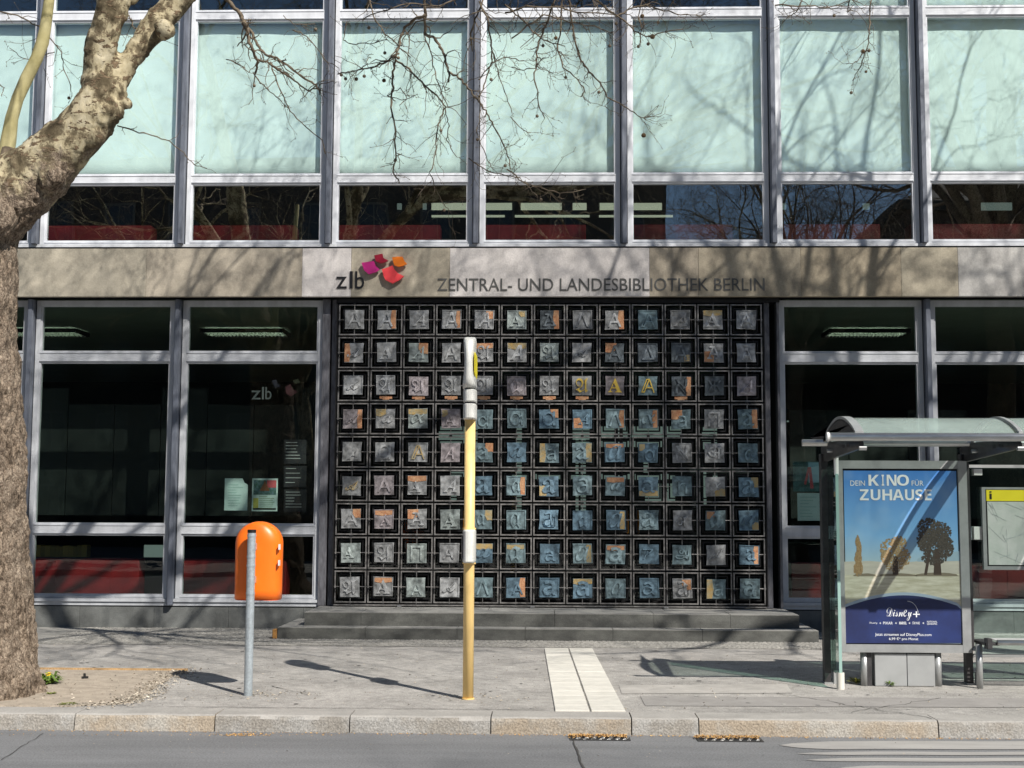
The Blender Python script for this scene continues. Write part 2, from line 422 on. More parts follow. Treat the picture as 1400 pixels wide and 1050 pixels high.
# mullions: narrow steel fins in a dark groove
def mull(x0, x1, z0, z1, par, yf=-.145):
    bm = bmesh.new()
    bx(bm, x0+.014, x1-.014, yf, YF+.02, z0, z1, 0, .004)
    bx(bm, x0+.028, x1-.028, yf-.012, yf+.001, z0, z1, 0)
    bx(bm, x0, x1, YF+.02, .08, z0, z1, 1)
    return obj('mullion', bm, [M_mull, M_groove], par)
for i in range(-2, 11):
    mull(L_(i)+GW+fw, L_(i+1)-fw, 5.50, 11.29, lib)
for i in list(range(-2, 2))+list(range(6, 10)):
    mull(L_(i)+GW+fw, L_(i+1)-fw, .335, 4.68, lib)
XA, XB = L_(-2)-.3, L_(11)+.1
# sills, dark joint, upper wall and roof
box('window_sill', XA, XB, -.07, .05, 5.462, 5.503, M_frame, lib)
box('shadow_gap', XA, XB, -.05, .1, 5.392, 5.460, M_groove, lib)
box('cornice', XA, XB, -.35, .6, 11.36, 12.3, mat('cornice_stone', (.35, .34, .31), .8, var=.1), lib)
box('roof', XA, XB, .6, 12.5, 11.5, 11.9, M_dark, lib)
for (x0, x1) in ((XA, L_(2)+GW+fw), (L_(6)-fw, XB)):
    box('window_sill', x0, x1, -.085, .05, .372, .414, M_frameg, lib)
    box('window_sill', x0, x1, -.062, .05, .318, .3715, M_frameg, lib)
    box('shadow_gap', x0, x1, -.035, .05, .300, .317, M_groove, lib)
k = 0
for (x0, x1) in ((XA, -2.32), (4.20, XB)):
    x = x0
    while x < x1:
        b = min(x+1.06, x1); box('plinth_slab', x+.002, b-.002, -.045, .1, -.05, .300, M_plinth, lib); x = b
# fascia slabs
fpx = [-620, -420, -230, -60, 200, 413, 480, 615, 888, 955, 1095, 1232, 1310, 1480, 1700, 2000]
FX = [at(p, 372, -.3).x for p in fpx]
fc = [(.34, .31, .26), (.36, .34, .29), (.33, .30, .25), (.37, .35, .31), (.385, .355, .315), (.53, .522, .505), (.37, .345, .30), (.525, .518, .50),
      (.33, .30, .26), (.37, .335, .28), (.35, .31, .25), (.36, .335, .285), (.42, .425, .45), (.38, .335, .27), (.37, .35, .31)]
for k, (a, b) in enumerate(zip(FX, FX[1:])):
    c = fc[k % len(fc)]; c = (c[0]*1.03, c[1]*.985, c[2]*(.88 if c[0] < .5 else .98))
    mm = mat('fascia_stone_%d' % k, tuple(v*(.62 if c[0] < .5 else .85) for v in c), .85, col2=tuple(v*1.12 for v in c), scale=2.6, thr=(.36, .60), bump=.12, bscale=30, detail=10, stretch=(1, 1, .8))
    speckle(mm, 50, .10)
    box('stone_slab', a+.0015, b-.0015, -.30, -.22, FB, FT, mm, lib, .002)
box('fascia_core', XA, XB, -.219, .1, FB+.02, FT-.004, M_groove, lib)
# entrance columns beside the grille
for (a, b, yy) in ((-2.328, -2.215, -.10), (-2.195, -2.118, -.07), (3.962, 4.052, -.09), (4.150, 4.188, -.12)):
    box('portal_column', a, b, yy, .05, .33, 4.69, M_col, lib, .004)
# interior shell: floors, ceilings and back walls
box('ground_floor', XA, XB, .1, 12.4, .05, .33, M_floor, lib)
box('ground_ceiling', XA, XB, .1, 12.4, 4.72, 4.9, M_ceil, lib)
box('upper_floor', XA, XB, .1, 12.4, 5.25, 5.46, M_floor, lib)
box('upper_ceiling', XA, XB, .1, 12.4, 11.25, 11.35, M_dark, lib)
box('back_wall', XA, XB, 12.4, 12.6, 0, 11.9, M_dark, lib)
box('end_wall', XA-.2, XA, -.05, 12.6, 0, 12.3, M_plinth, lib)
box('end_wall', XB, XB+.2, -.05, 12.6, 0, 12.3, M_plinth, lib)
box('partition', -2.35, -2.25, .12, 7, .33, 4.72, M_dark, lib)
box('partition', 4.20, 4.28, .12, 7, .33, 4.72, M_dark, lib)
# lobby doors of glass behind the grille
for k in range(3):
    x0 = -2.05+k*2.0
    bm = bmesh.new()
    bx(bm, x0, x0+.05, .45, .5, .33, 4.6); bx(bm, x0+1.93, x0+1.98, .45, .5, .33, 4.6); bx(bm, x0+.05, x0+1.93, .45, .5, 4.5, 4.6); bx(bm, x0+.05, x0+1.93, .45, .5, .33, .4)
    d = obj('door', bm, M_black, lib)
    box('pane', x0+.05, x0+1.93, .47, .478, .4, 4.5, M_glassL, d)
M_gold = mat('brass_handle', (.55, .25, .04), .35, .5)
for px in (634.5, 858, 873):
    p = at(px, 698, .40); q = at(px, 729, .40)
    bm = bmesh.new(); tube(bm, [(p.x, .40, q.z), (p.x, .40, p.z)], .016, 8); bx(bm, p.x-.01, p.x+.01, .4, .45, q.z+.02, q.z+.04); bx(bm, p.x-.01, p.x+.01, .4, .45, p.z-.04, p.z-.02)
    obj('door_handle', bm, M_gold, lib)
# daylit windows at the far side of the hall, seen through the grille and panes
def farw(px0, px1, py0, py1, Y, mt, name='far_window'):
    a = at(px0, py0, Y); b = at(px1, py1, Y); box(name, a.x, b.x, Y, Y+.05, b.z, a.z, mt, lib)
for (a, b, c, d) in ((600, 655, 583, 606), (783, 806, 583, 601), (822, 858, 583, 597), (862, 908, 583, 598), (912, 932, 583, 597), (960, 996, 584, 596),
                     (790, 806, 602, 612), (822, 860, 603, 611), (864, 905, 603, 611), (960, 972, 602, 614), (977, 996, 602, 612),
                     (617, 640, 645, 652), (617, 624, 652, 684), (700, 720, 648, 656), (732, 766, 648, 655), (780, 806, 648, 655), (822, 862, 648, 655), (868, 905, 648, 656),
                     (882, 904, 661, 686), (912, 923, 661, 686), (912, 923, 648, 655), (962, 966, 645, 690), (975, 995, 648, 664),
                     (787, 791, 600, 706), (794, 801, 600, 706), (706, 713, 575, 700), (880, 887, 630, 646), (983, 995, 633, 642)):
    farw(a, b, c, d, 11.5, M_day)
for (a, b) in ((590, 640), (662, 700), (712, 768), (783, 802), (820, 850), (865, 905)):
    farw(a, b, 277.5, 286.5, 9.5, M_dayw, 'far_window')
for (a, b) in ((590, 640), (662, 690), (704, 806), (819, 850), (865, 920)):
    farw(a, b, 294, 296.5, 9.5, M_dayw, 'far_window')
for (a, b) in ((543, 549), (578, 583), (1070, 1075), (1180, 1189)): farw(a, b, 278, 286, 9.5, M_day)
farw(1342, 1384, 277, 287, 9.5, M_day); farw(197, 228, 745, 762, 9, M_day); farw(1085, 1100, 597, 608, 9, M_day); farw(1352, 1394, 650, 657, 9, M_day)  # the low left pane paints a pale sheet's reflection as a glowing panel
farw(1076, 1150, 575, 577, 9, M_day)
# things inside
rp = None
M_redd = None
def red(x0, x1, z0, z1, y, lab, grp):
    bm = bmesh.new(); bx(bm, x0, x1, y, y+.3, z0, z1, 0, .01)
    for q in range(1, 4): bx(bm, x0+(x1-x0)*q/4-.006, x0+(x1-x0)*q/4+.006, y-.006, y+.01, z0+.03, z1-.03)
    tag(obj('red_cabinet', bm, M_red), lab, 'cabinet', grp)
ordn = ['far left behind the tree', 'first', 'second', 'third', 'fourth', 'fifth', 'sixth', 'seventh']
for i in range(0, 8):
    red(L_(i)-.25, L_(i)+1.46, 5.46, 5.85, .25, 'dark red low cabinet upstairs, %s bay from the left' % ordn[i] if i else 'dark red low cabinet upstairs behind the tree trunk', 'red cabinets along the upper windows')
for i, lb in ((1, 'dark red cabinet behind the ground floor window next to the tree'), (2, 'dark red cabinet behind the window with the orange bin before it'),
              (6, 'dark red cabinet behind the window just right of the letter grille'), (7, 'dark red cabinet behind the window at the bus shelter bench')):
    red(L_(i)-.2+(.3 if i == 6 else 0), L_(i)+1.42+(.2 if i == 6 else 0), .33, .95, .30, lb, 'red cabinets along the ground floor windows')
pt_ = tag(empty('display_partition', (-4.2, 1.3, .33)), 'dark panelled partition standing behind the two left ground floor windows', 'partition')
M_part = objvary(mat('dark_green_panel', (.007, .010, .009), .6, var=.2, scale=2), .5)
for q in range(7): box('wall_panel', -3.0+q*.72+.006, -2.28+q*.72-.006, 0, .04, 1.25, 2.95+(.25 if q % 3 == 0 else 0), M_part, pt_)
pt_ = tag(empty('display_partition', (6.8, 1.5, .33)), 'dark panelled partition behind the windows over the bus shelter', 'partition')
for q in range(6): box('wall_panel', -2.2+q*.9+.006, -1.3+q*.9-.006, 0, .04, 1.25, 2.6+(.3 if q % 2 == 0 else 0), M_part, pt_)
# yellow books on a low shelf
sh = empty('book_shelf', (at(85, 752, 2.2).x, 2.2, .33)); tag(sh, 'low shelf with yellow spined books behind the window beside the tree', 'shelf')
M_bk = objvary(mat('yellow_book', (.36, .24, .045), .7), .3)
a = at(50, 745, 2.2); b = at(152, 768, 2.2)
hx = sh.location
box('shelf_board', a.x-hx.x, b.x-hx.x+.2, -.15, .2, at(100, 763, 2.2).z-hx.z-.02, at(100, 762, 2.2).z-hx.z, M_floor, sh)
box('shelf_board', a.x-hx.x, b.x-hx.x+.2, -.15, .2, at(100, 773, 2.2).z-hx.z-.02, at(100, 772, 2.2).z-hx.z, M_floor, sh)
z0 = at(100, 761.5, 2.2).z-hx.z
x = a.x-hx.x
while x < at(117, 750, 2.2).x-hx.x:
    wd = random.uniform(.05, .09); box('book', x, x+wd, 0, .18, z0, z0+random.uniform(.15, .19), M_bk, sh); x += wd+.004
z0 = at(100, 771, 2.2).z-hx.z
x = at(57, 750, 2.2).x-hx.x
while x < at(150, 750, 2.2).x-hx.x:
    wd = random.uniform(.05, .09)
    if random.random() < .8: box('book', x, x+wd, 0, .18, z0, z0+random.uniform(.06, .085), M_bk, sh)
    x += wd+.004
# louvred ceiling lamps
M_louv = mat('lamp_reflector', (.5, .55, .48), .35, .3); M_lampglow = mat('lamp_tube_glow', (.9, .95, .85), .5, emit=5)
def lamp(px0, px1, py, lab):
    Y = 3.3; a = at(px0, py, Y); b = at(px1, py, Y); z = 4.70
    t = tag(empty('ceiling_lamp', ((a.x+b.x)/2, Y, z)), lab, 'lamp', 'louvred ceiling lamps on the ground floor')
    hw = (b.x-a.x)/2; bm = bmesh.new()
    bx(bm, -hw, hw, -.32, -.30, -.07, .0); bx(bm, -hw, hw, .30, .32, -.07, 0); bx(bm, -hw, -hw+.02, -.3, .3, -.07, 0); bx(bm, hw-.02, hw, -.3, .3, -.07, 0)
    obj('housing', bm, M_black, t)
    bm = bmesh.new(); n = 22
    for q in range(1, n): bx(bm, -hw+2*hw*q/n-.005, -hw+2*hw*q/n+.005, -.3, .3, -.065, -.01)
    for yy in (-.1, .1): bx(bm, -hw+.02, hw-.02, yy-.02, yy+.02, -.069, -.008)
    obj('louvre', bm, M_louv, t)
    bm = bmesh.new()
    for yy in (-.2, 0, .2): tube(bm, [(-hw+.05, yy, -.025), (hw-.05, yy, -.025)], .012, 6)
    obj('lamp_tube', bm, M_lampglow, t)
lamp(2, 114, 448, 'louvred ceiling lamp inside, partly hidden by the tree trunk')
lamp(280, 393, 448, 'louvred ceiling lamp inside, behind the window left of the grille')
lamp(1128, 1238, 448, 'louvred ceiling lamp inside, behind the window above the bus shelter')

# window notices
M_mint = mat('pale_notice', (.58, .70, .70), .8, var=.08, scale=5)
def rect(px0, px1, py0, py1, Y):
    a = at(px0, py0, Y); b = at(px1, py1, Y); return a.x, b.x, b.z, a.z
def card(bmname, r, Y, mt, par=None, th=.004, cut=False):
    x0, x1, z0, z1 = r; bm = bmesh.new()
    if cut: poly_y(bm, [(x0, z0), (x1, z0), (x1, z1-.09), (x1-.05, z1-.06), (x1-.08, z1), (x0, z1)], Y, Y+th)
    else: bx(bm, x0, x1, Y, Y+th, z0, z1)
    return obj(bmname, bm, mt, par)
YN = .035
M_ink = mat('notice_ink', (.12, .17, .17), .8)
def lines(r, Y, n, mt, par, l0=.1, l1=.85, z0f=.1, z1f=.85, hh=.004, seed=0):
    x0, x1, a, b = r; bm = bmesh.new(); rr = random.Random(seed)
    for q in range(n):
        z = a+(b-a)*(z0f+(z1f-z0f)*q/max(1, n-1)); e = l0+(l1-l0)*(.5+.5*rr.random())
        bx(bm, x0+(x1-x0)*l0, x0+(x1-x0)*e, Y-.003, Y-.001, z-hh, z+hh)
    return obj('text_line', bm, mt, par)
o = empty('notice_sheet'); tag(o, 'pale mint notice with curled corner in the window behind the orange bin', 'notice')
r_ = rect(307.5, 338, 654, 698, YN); card('sheet', r_, YN, M_mint, o, cut=True); lines(r_, YN, 9, mat('faint_ink', (.36, .50, .48), .8), o, .15, .85, .15, .8, .004, 3)
o = empty('window_poster'); tag(o, 'small colourful poster with a red corner in the window above the orange bin', 'poster')
r_ = rect(345, 379, 654, 699, YN); card('sheet', r_, YN, M_mint, o)
x0, x1, z0, z1 = r_; W = x1-x0; H = z1-z0
card('picture', (x0+.02, x1-.02, z0+H*.5, z1-.025), YN-.003, mat('poster_green', (.03, .10, .06), .7, col2=(.16, .25, .30), scale=25), o, .002)
card('red_patch', (x1-W*.42, x1-.02, z1-H*.28, z1-.025), YN-.006, mat('poster_red', (.55, .10, .12), .7), o, .002)
bm = bmesh.new(); poly_y(bm, [(x0+W*.3, z0+H*.62), (x0+W*.7, z0+H*.62), (x0+W*.5, z0+H*.92)], YN-.0085, YN-.0065); obj('triangle', bm, mat('poster_orange', (.30, .12, .06), .7), o)
lines((x0, x1, z0, z0+H*.5), YN-.001, 7, mat('poster_ink', (.25, .33, .22), .8), o, .28, .9, .2, .9, .004, 5)
card('yellow_corner', (x0+.02, x0+W*.26, z0+H*.1, z0+H*.4), YN-.003, mat('poster_yellow', (.45, .42, .10), .7), o, .002)
card('footer', (x0+.02, x1-.02, z0+.02, z0+.045), YN-.0035, M_groove, o, .002)
o = empty('opening_hours_panel'); tag(o, 'tall dark three part panel with white small print at the window edge', 'sign')
M_pan = mat('dark_panel', (.018, .018, .024), .6); M_wh = mat('panel_print', (.42, .42, .43), .6)
for k_, (ya, yb, nl) in enumerate(((601, 634, 6), (637, 666, 4), (669, 700, 6))):
    r_ = rect(388.5, 418.5, ya, yb, YN); c_ = card('panel', r_, YN, M_pan, o); lines(r_, YN, nl, M_wh, o, .08, .8, .22, .88, .005, k_)
# muted lettering on the inner glass
M_gz = mat('glass_lettering', (.30, .30, .31), .6)
o = empty('window_lettering'); tag(o, 'grey zlb lettering with dim coloured shapes on the dark window pane', 'lettering')
a, b, z0, z1 = rect(344, 356, 534, 546, YN); fit_text('letter', 'z', a, b, z0, z1, YN, M_gz, o)
a, b, z0, z1 = rect(358.5, 360.5, 529, 546, YN); fit_text('letter', 'l', a, b, z0, z1, YN, M_gz, o)
a, b, z0, z1 = rect(363, 371, 529, 546, YN); fit_text('letter', 'b', a, b, z0, z1, YN, M_gz, o)
for c_, P in (((.030, .025, .045), [(371, 520), (378, 519), (379, 524), (384, 528), (376, 531)]), ((.085, .02, .03), [(390, 529), (397, 525), (399, 531), (407, 536), (398, 542), (391, 538)]), ((.05, .05, .03), [(400, 520), (407, 518), (411, 523), (403, 525)])):
    bm = bmesh.new(); poly_y(bm, [(at(x, y, YN).x, at(x, y, YN).z) for x, y in P], YN, YN+.003); obj('seat_shape', bm, mat('dim_shape_%d' % int(c_[0]*1000), c_, .6), o)
# small poster and sheet right of grille
o = empty('window_poster'); tag(o, 'blue and green poster with red figure in the window left of the bus shelter', 'poster')
r_ = rect(1084, 1121, 631, 672, YN); card('sheet', r_, YN, mat('poster_blue', (.03, .08, .07), .7, col2=(.10, .22, .24), scale=16), o)
x0, x1, z0, z1 = r_; W = x1-x0; H = z1-z0
card('sky_patch', (x0+W*.58, x1-.01, z0+H*.3, z1-.01), YN-.003, mat('poster_sky', (.35, .55, .65), .7), o, .002)
bm = bmesh.new(); poly_y(bm, [(x0+W*.4, z0+H*.25), (x0+W*.48, z0+H*.22), (x0+W*.64, z0+H*.8), (x0+W*.56, z0+H*.82)], YN-.006, YN-.004); poly_y(bm, [(x0+W*.64, z0+H*.1), (x0+W*.76, z0+H*.1), (x0+W*.68, z0+H*.82), (x0+W*.58, z0+H*.82)], YN-.0085, YN-.0065)
obj('red_figure', bm, mat('poster_red', (.5, .1, .1), .7), o)
o = empty('notice_sheet'); tag(o, 'pale mint notice below the blue poster, left of the bus shelter', 'notice')
r_ = rect(1090, 1121, 674, 712, YN); card('sheet', r_, YN, M_mint, o); lines(r_, YN, 7, mat('faint_ink', (.36, .50, .48), .8), o, .12, .9, .15, .85, .004, 9)

# entrance steps
st = empty('entrance_steps', (0, 0, 0)); tag(st, 'two dark stone steps with pale worn edges in front of the letter grille', 'steps')
def stepstone(x0, x1, y0, y1, z0, z1, par):
    bm = bmesh.new(); bx(bm, x0, x1, y0+.003, y1, z0, z1-.012, 0); bx(bm, x0, x1, y0, y1, z1-.012, z1, 1, .003)
    return obj('step_block', bm, [M_step, M_steptop], par)
xs = [-2.595, -1.45, -.26, .62, 1.75, 2.9, 4.385]
for a, b in zip(xs, xs[1:]): stepstone(a+.002, b-.002, -1.535, -1.20, -.05, .155, st)
xs = [-2.30, -1.55, -.2, 1.0, 2.3, 3.3, 4.195]
for a, b in zip(xs, xs[1:]): stepstone(a+.002, b-.002, -1.24, -.62, .1553, .33, st)
for a, b in zip([-2.30, -1.2, .1, 1.3, 2.5, 3.4], [-1.2, .1, 1.3, 2.5, 3.4, 4.195]): stepstone(a+.002, b-.002, -.617, .42, .10, .3285, st)
for (x0, x1) in ((-2.595, -2.303), (4.198, 4.385)): stepstone(x0, x1, -1.197, -.047, -.05, .154, st)
# rusty edge fragment at the left end of the steps
tag(box('bronze_stop', -2.66, -2.60, -1.54, -1.42, 0.004, .13, mat('rust_orange', (.45, .22, .06), .8, var=.3, scale=20), None, .01), 'small rusty orange block at the left end of the lower step', 'metal stop')

# ================================================================ the letter grille
gate = empty('letter_grille', (0, 0, 0)); tag(gate, 'black steel entrance grille of 117 square metal letter plates in nine rows', 'gate')
GX0, GDX, GZ0, GDZ = -1.854, .4636, 4.377, .4712; GY = -.20
bm = bmesh.new()                                   # one cell: square ring, hooks and four hanging rods
o_, i_ = .222, .204
for (x0, x1, z0, z1) in ((-o_, -i_, -o_, o_), (i_, o_, -o_, o_), (-i_, i_, -o_, -i_), (-i_, i_, i_, o_)): bx(bm, x0, x1, 0, .012, z0, z1, 0)
for (x0, x1, z0, z1) in ((-o_, -.213, -o_, o_), (.213, o_, -o_, o_), (-.213, .213, -o_, -.213), (-.213, .213, .213, o_)): bx(bm, x0, x1, .012, .10, z0, z1, 1)
for a, b in (((0, .012, .13), (0, .008, .236)), ((0, .012, -.13), (0, .008, -.236)), ((-.13, .012, 0), (-.232, .008, 0)), ((.13, .012, 0), (.232, .008, 0))): tube(bm, [a, b], .0055, 5, mi=0)
bx(bm, -.222, -.185, -.012, -.001, -.03, -.018, 1); bx(bm, -.02, .02, -.010, .012, .222, .245, 1)
tube(bm, [(-.205, -.012, -.02), (-.214, -.02, -.04), (-.212, -.016, -.07), (-.198, -.01, -.075)], .007, 5, mi=1)
for (x0, x1, z0, z1) in ((-.175, -.155, -.175, .175), (.155, .175, -.175, .175), (-.155, .155, -.175, -.155), (-.155, .155, .155, .175)): bx(bm, x0, x1, .05, .09, z0, z1, 1)
cell_me = tomesh(bm, 'cell_frame', [M_gateedge, M_black])
# plates
mp_ = bpy.data.materials.new('letter_plate_patina'); mp_.use_nodes = True
n = mp_.node_tree.nodes; L = mp_.node_tree.links; b = n['Principled BSDF']
oi = n.new('ShaderNodeObjectInfo'); tc = n.new('ShaderNodeTexCoord'); ad = n.new('ShaderNodeVectorMath'); ad.operation = 'ADD'
sc3 = n.new('ShaderNodeVectorMath'); sc3.operation = 'SCALE'; cmb = n.new('ShaderNodeCombineXYZ')
for q in range(3): L.new(oi.outputs['Random'], cmb.inputs[q])
L.new(cmb.outputs[0], sc3.inputs[0]); sc3.inputs['Scale'].default_value = 37
L.new(tc.outputs['Object'], ad.inputs[0]); L.new(sc3.outputs[0], ad.inputs[1])
t1 = n.new('ShaderNodeTexNoise'); t1.inputs['Scale'].default_value = 14; t1.inputs['Detail'].default_value = 6; L.new(ad.outputs[0], t1.inputs['Vector'])
r1 = n.new('ShaderNodeMapRange'); r1.inputs[1].default_value = .3; r1.inputs[2].default_value = .7; r1.inputs[3].default_value = .45; r1.inputs[4].default_value = 1.75; L.new(t1.outputs[0], r1.inputs[0])
mu = n.new('ShaderNodeMix'); mu.data_type = 'RGBA'; mu.blend_type = 'MULTIPLY'; mu.inputs[0].default_value = 1
L.new(oi.outputs['Color'], mu.inputs[6]); L.new(r1.outputs[0], mu.inputs[7]); L.new(mu.outputs[2], b.inputs['Base Color'])
b.inputs['Metallic'].default_value = .45; b.inputs['Roughness'].default_value = .42
bp = n.new('ShaderNodeBump'); bp.inputs['Strength'].default_value = .6; bp.inputs['Distance'].default_value = .01; L.new(t1.outputs[0], bp.inputs['Height']); L.new(bp.outputs[0], b.inputs['Normal'])
M_cop = mat('copper_leaf', (.42, .17, .08), .5, .3, col2=(.60, .36, .20), scale=14, bump=.3, bscale=50)
M_gld = mat('gold_leaf', (.50, .33, .11), .45, .3, col2=(.34, .33, .24), scale=14, bump=.3, bscale=50)
M_goldl = mat('gold_letter', (.85, .60, .12), .38, .4)
pl_me = []
for v in range(14):
    rr = random.Random(40+v); bm = bmesh.new(); n_ = 6; g = []
    cs = [Vector((rr.uniform(-.006, .006), 0, rr.uniform(-.006, .006))) for _ in range(4)]
    for j in range(n_+1):
        row = []
        for i in range(n_+1):
            u = i/n_; w_ = j/n_; h = .137
            x = -h+2*h*u; z = -h+2*h*w_
            off = cs[0]*(1-u)*(1-w_)+cs[1]*u*(1-w_)+cs[2]*u*w_+cs[3]*(1-u)*w_
            pin = 1-.03*math.sin(math.pi*w_)*(v % 3)
            row.append(bm.verts.new((x*pin+off.x, -.004+.005*mn.noise(Vector((x*9, z*9, v*3.1))), z*(1-.02*math.sin(math.pi*u)*(v % 2))+off.z)))
        g.append(row)
    for j in range(n_):
        for i in range(n_): bm.faces.new((g[j][i], g[j][i+1], g[j+1][i+1], g[j+1][i]))
    ex = bmesh.ops.extrude_face_region(bm, geom=bm.faces[:])
    bmesh.ops.translate(bm, verts=[q for q in ex['geom'] if isinstance(q, bmesh.types.BMVert)], vec=(0, .014, 0))
    bmesh.ops.recalc_face_normals(bm, faces=bm.faces)
    if v % 3 == 0: frame_rect(bm, -.122, .122, -.122, .122, .010, -.014, -.002)
    pl_me.append(tomesh(bm, 'letter_plate', mp_))
GREY, GRN, BLU, DRK, PUR, TEA = (.235, .24, .24), (.22, .25, .24), (.095, .15, .19), (.09, .105, .115), (.245, .22, .225), (.14, .195, .21)
rows = [
    ['A', '𝖠', '𝐴', 'Α', '𝘈', '𝐀', '𝙰', 'Λ', 'A', '𝔸', '𝐴', '𝐀', 'A'],
    ['𝒜', '𝐀', '𝐴', '𝖠', '𝔄', '𝘼', '𝕬', '𝒜', 'А', 'Δ', 'Α', '𝙰', 'Ā'],
    ['𝒜', '𝔄', '𝕬', '𝔄', '𝔄', '𝖆', '𝕬', '𝔄', '𝐀', '𝔸', 'א', 'Ж', '𝐴'],
    ['𝒜', '𝓪', '𝛼', '𝐀', 'α', 'α', 'ɑ', '𝐴', 'Λ', '𝛼', '𝖺', 'Π', 'a'],
    ['𝐴', 'ɑ', '𝔸', '𝘈', 'a', '𝒶', '𝖺', 'a', '𝑎', 'ɑ', 'א', 'अ', '𝔞'],
    ['𝒜', 'A', '𝐀', '𝐴', '𝐚', '𝔞', '𝐚', '𝖺', '𝓪', '𝚊', 'ħ', '𝛼', '𝐚'],
    ['A', '𝐀', '𝙰', '𝐀', '𝔞', '𝔞', '𝕒', '𝖆', '𝑎', '𝐚', 'अ', '𝖆', '𝒶'],
    ['𝐀', '𝔄', 'Π', 'A', '𝓪', '𝖆', '𝚊', '𝑎', '𝗮', 'ア', 'அ', '𝒜', 'a'],
    ['𝕬', '𝐀', '𝖠', '𝒜', 'Λ', 'A', '𝗮', '𝗮', '𝑎', '𝚊', '𝕒', '𝖺', '𝗮']]
_tmc = {}
def letter_mesh(ch, mt):
    k = (ch, mt.name)
    if k not in _tmc:
        me = text_mesh(ch, 1, .5, 0, 1)
        xs = [v.co.x for v in me.vertices]; ys = [v.co.y for v in me.vertices]
        cx, cy = (min(xs)+max(xs))/2, (min(ys)+max(ys))/2; s = min(.205/(max(ys)-min(ys)), .19/(max(xs)-min(xs)))
        for v in me.vertices: v.co = ((v.co.x-cx)*s, -.004-.018*(v.co.z/.5+1)/2, (v.co.y-cy)*s)
        me.materials.clear(); me.materials.append(mt); _tmc[k] = me
    return _tmc[k]
patch_me = {}
for nm, mt in (('copper', M_cop), ('gold', M_gld)):
    for sh_ in range(4):
        bm = bmesh.new(); rr = random.Random(sh_*5+len(nm))
        a, b2 = rr.uniform(.09, .14), rr.uniform(.08, .17)
        pts = [(0, 0), (a, 0), (a+rr.uniform(-.01, .02), b2*.5), (a*.7, b2), (a*.2, b2*.95), (0, b2)]
        if sh_ % 2: pts = [(0, 0), (a*.6, 0), (a*.75, b2*.8), (a*.6, .262), (0, .262)]
        poly_y(bm, pts, -.0105, -.004)
        patch_me[nm, sh_] = tomesh(bm, 'metal_leaf', mt)
rr = random.Random(11)
PATCH = {(0, 1): 'c2', (0, 3): 'c2', (0, 4): 'c2', (0, 5): 'g2', (0, 6): 'c2', (0, 8): 'c2', (0, 11): 'g1', (1, 0): 'c0', (1, 2): 'c2', (1, 4): 'c1', (1, 5): 'g1', (1, 8): 'c1', (1, 10): 'g3', (1, 11): 'c0',
         (3, 0): 'c2', (3, 1): 'g1', (3, 2): 'g1', (3, 3): 'g1', (3, 6): 'c2', (3, 7): 'c0', (3, 8): 'c2', (3, 9): 'c2', (3, 10): 'c1', (3, 12): 'c2', (4, 4): 'c2', (4, 6): 'g0', (4, 7): 'g2', (4, 8): 'c1', (4, 9): 'g1', (2, 10): 'c2',
         (5, 2): 'c1', (5, 5): 'c2', (5, 6): 'g0', (5, 8): 'c1', (5, 9): 'g3', (5, 11): 'g3', (5, 12): 'g2', (6, 0): 'c2', (6, 1): 'c1', (6, 2): 'c1', (6, 4): 'g2', (6, 8): 'g2', (6, 11): 'c1', (6, 12): 'g3', (7, 4): 'g1', (7, 5): 'g1', (7, 7): 'g2',
         (7, 8): 'c1', (7, 12): 'c2', (8, 1): 'c1', (8, 5): 'c2', (8, 7): 'g1', (8, 10): 'c2', (8, 11): 'g0'}
for r_i in range(9):
    for c_i in range(13):
        X = GX0+GDX*c_i; Z = GZ0-GDZ*r_i
        link('cell_frame', cell_me, gate, (X, GY, Z))
        p = link('letter_plate', pl_me[rr.randrange(14)], gate, (X+rr.uniform(-.006, .006), GY-.008, Z+rr.uniform(-.006, .006)))
        p.rotation_euler = (rr.uniform(-.05, .05), rr.uniform(-.02, .02), rr.uniform(-.06, .06))
        if c_i < 4: c = rr.choice([GREY, GREY, GRN, PUR])
        elif r_i < 3: c = rr.choice([GREY, GREY, GRN, DRK] if c_i < 8 else [DRK, GREY, TEA, GREY])
        elif c_i in (10, 11): c = rr.choice([GREY, DRK, GREY, TEA])
        else: c = rr.choice([BLU, TEA, BLU, TEA])
        if (r_i, c_i) in ((2, 5), (2, 8), (2, 12)): c = PUR
        f = rr.uniform(1.0, 1.4); p.color = (c[0]*f, c[1]*f, c[2]*f, 1)
        gold = (r_i, c_i) in ((2, 7), (2, 8), (2, 9), (4, 2), (5, 0))
        lt = link('letter', letter_mesh(rows[r_i][c_i], (M_goldl if r_i == 2 else M_gld) if gold else mp_), p, (0, 0, 0)); lt.color = tuple(min(1, v*1.42+.01) for v in p.color[:3])+(1,)
        if (c_i+r_i) % 3 == 1 and not gold and r_i > 2: lt.scale = (.8, 1, .8); lt.location = (rr.uniform(-.03, .035), 0, rr.uniform(-.035, .01))
        if (r_i, c_i) in PATCH:
            k_ = PATCH[r_i, c_i]; mm = patch_me['copper' if k_[0] == 'c' else 'gold', rr.randrange(4)]
            q = int(k_[1]); ox, oz, sx, sz = ((-.132, -.132, 1, 1), (-.132, -.13, 1, 1), (.132, .132, -1, -1), (.132, -.132, -1, 1))[q]
            lf = link('metal_leaf', mm, p, (ox, 0, oz)); lf.rotation_euler.y = 0
            if q == 2: lf.rotation_euler.y = math.pi
            if q == 1: lf.location = (-.132, 0, .132); lf.rotation_euler.y = math.pi/2
            if q == 3: lf.location = (.132, 0, -.132); lf.rotation_euler.y = -math.pi/2
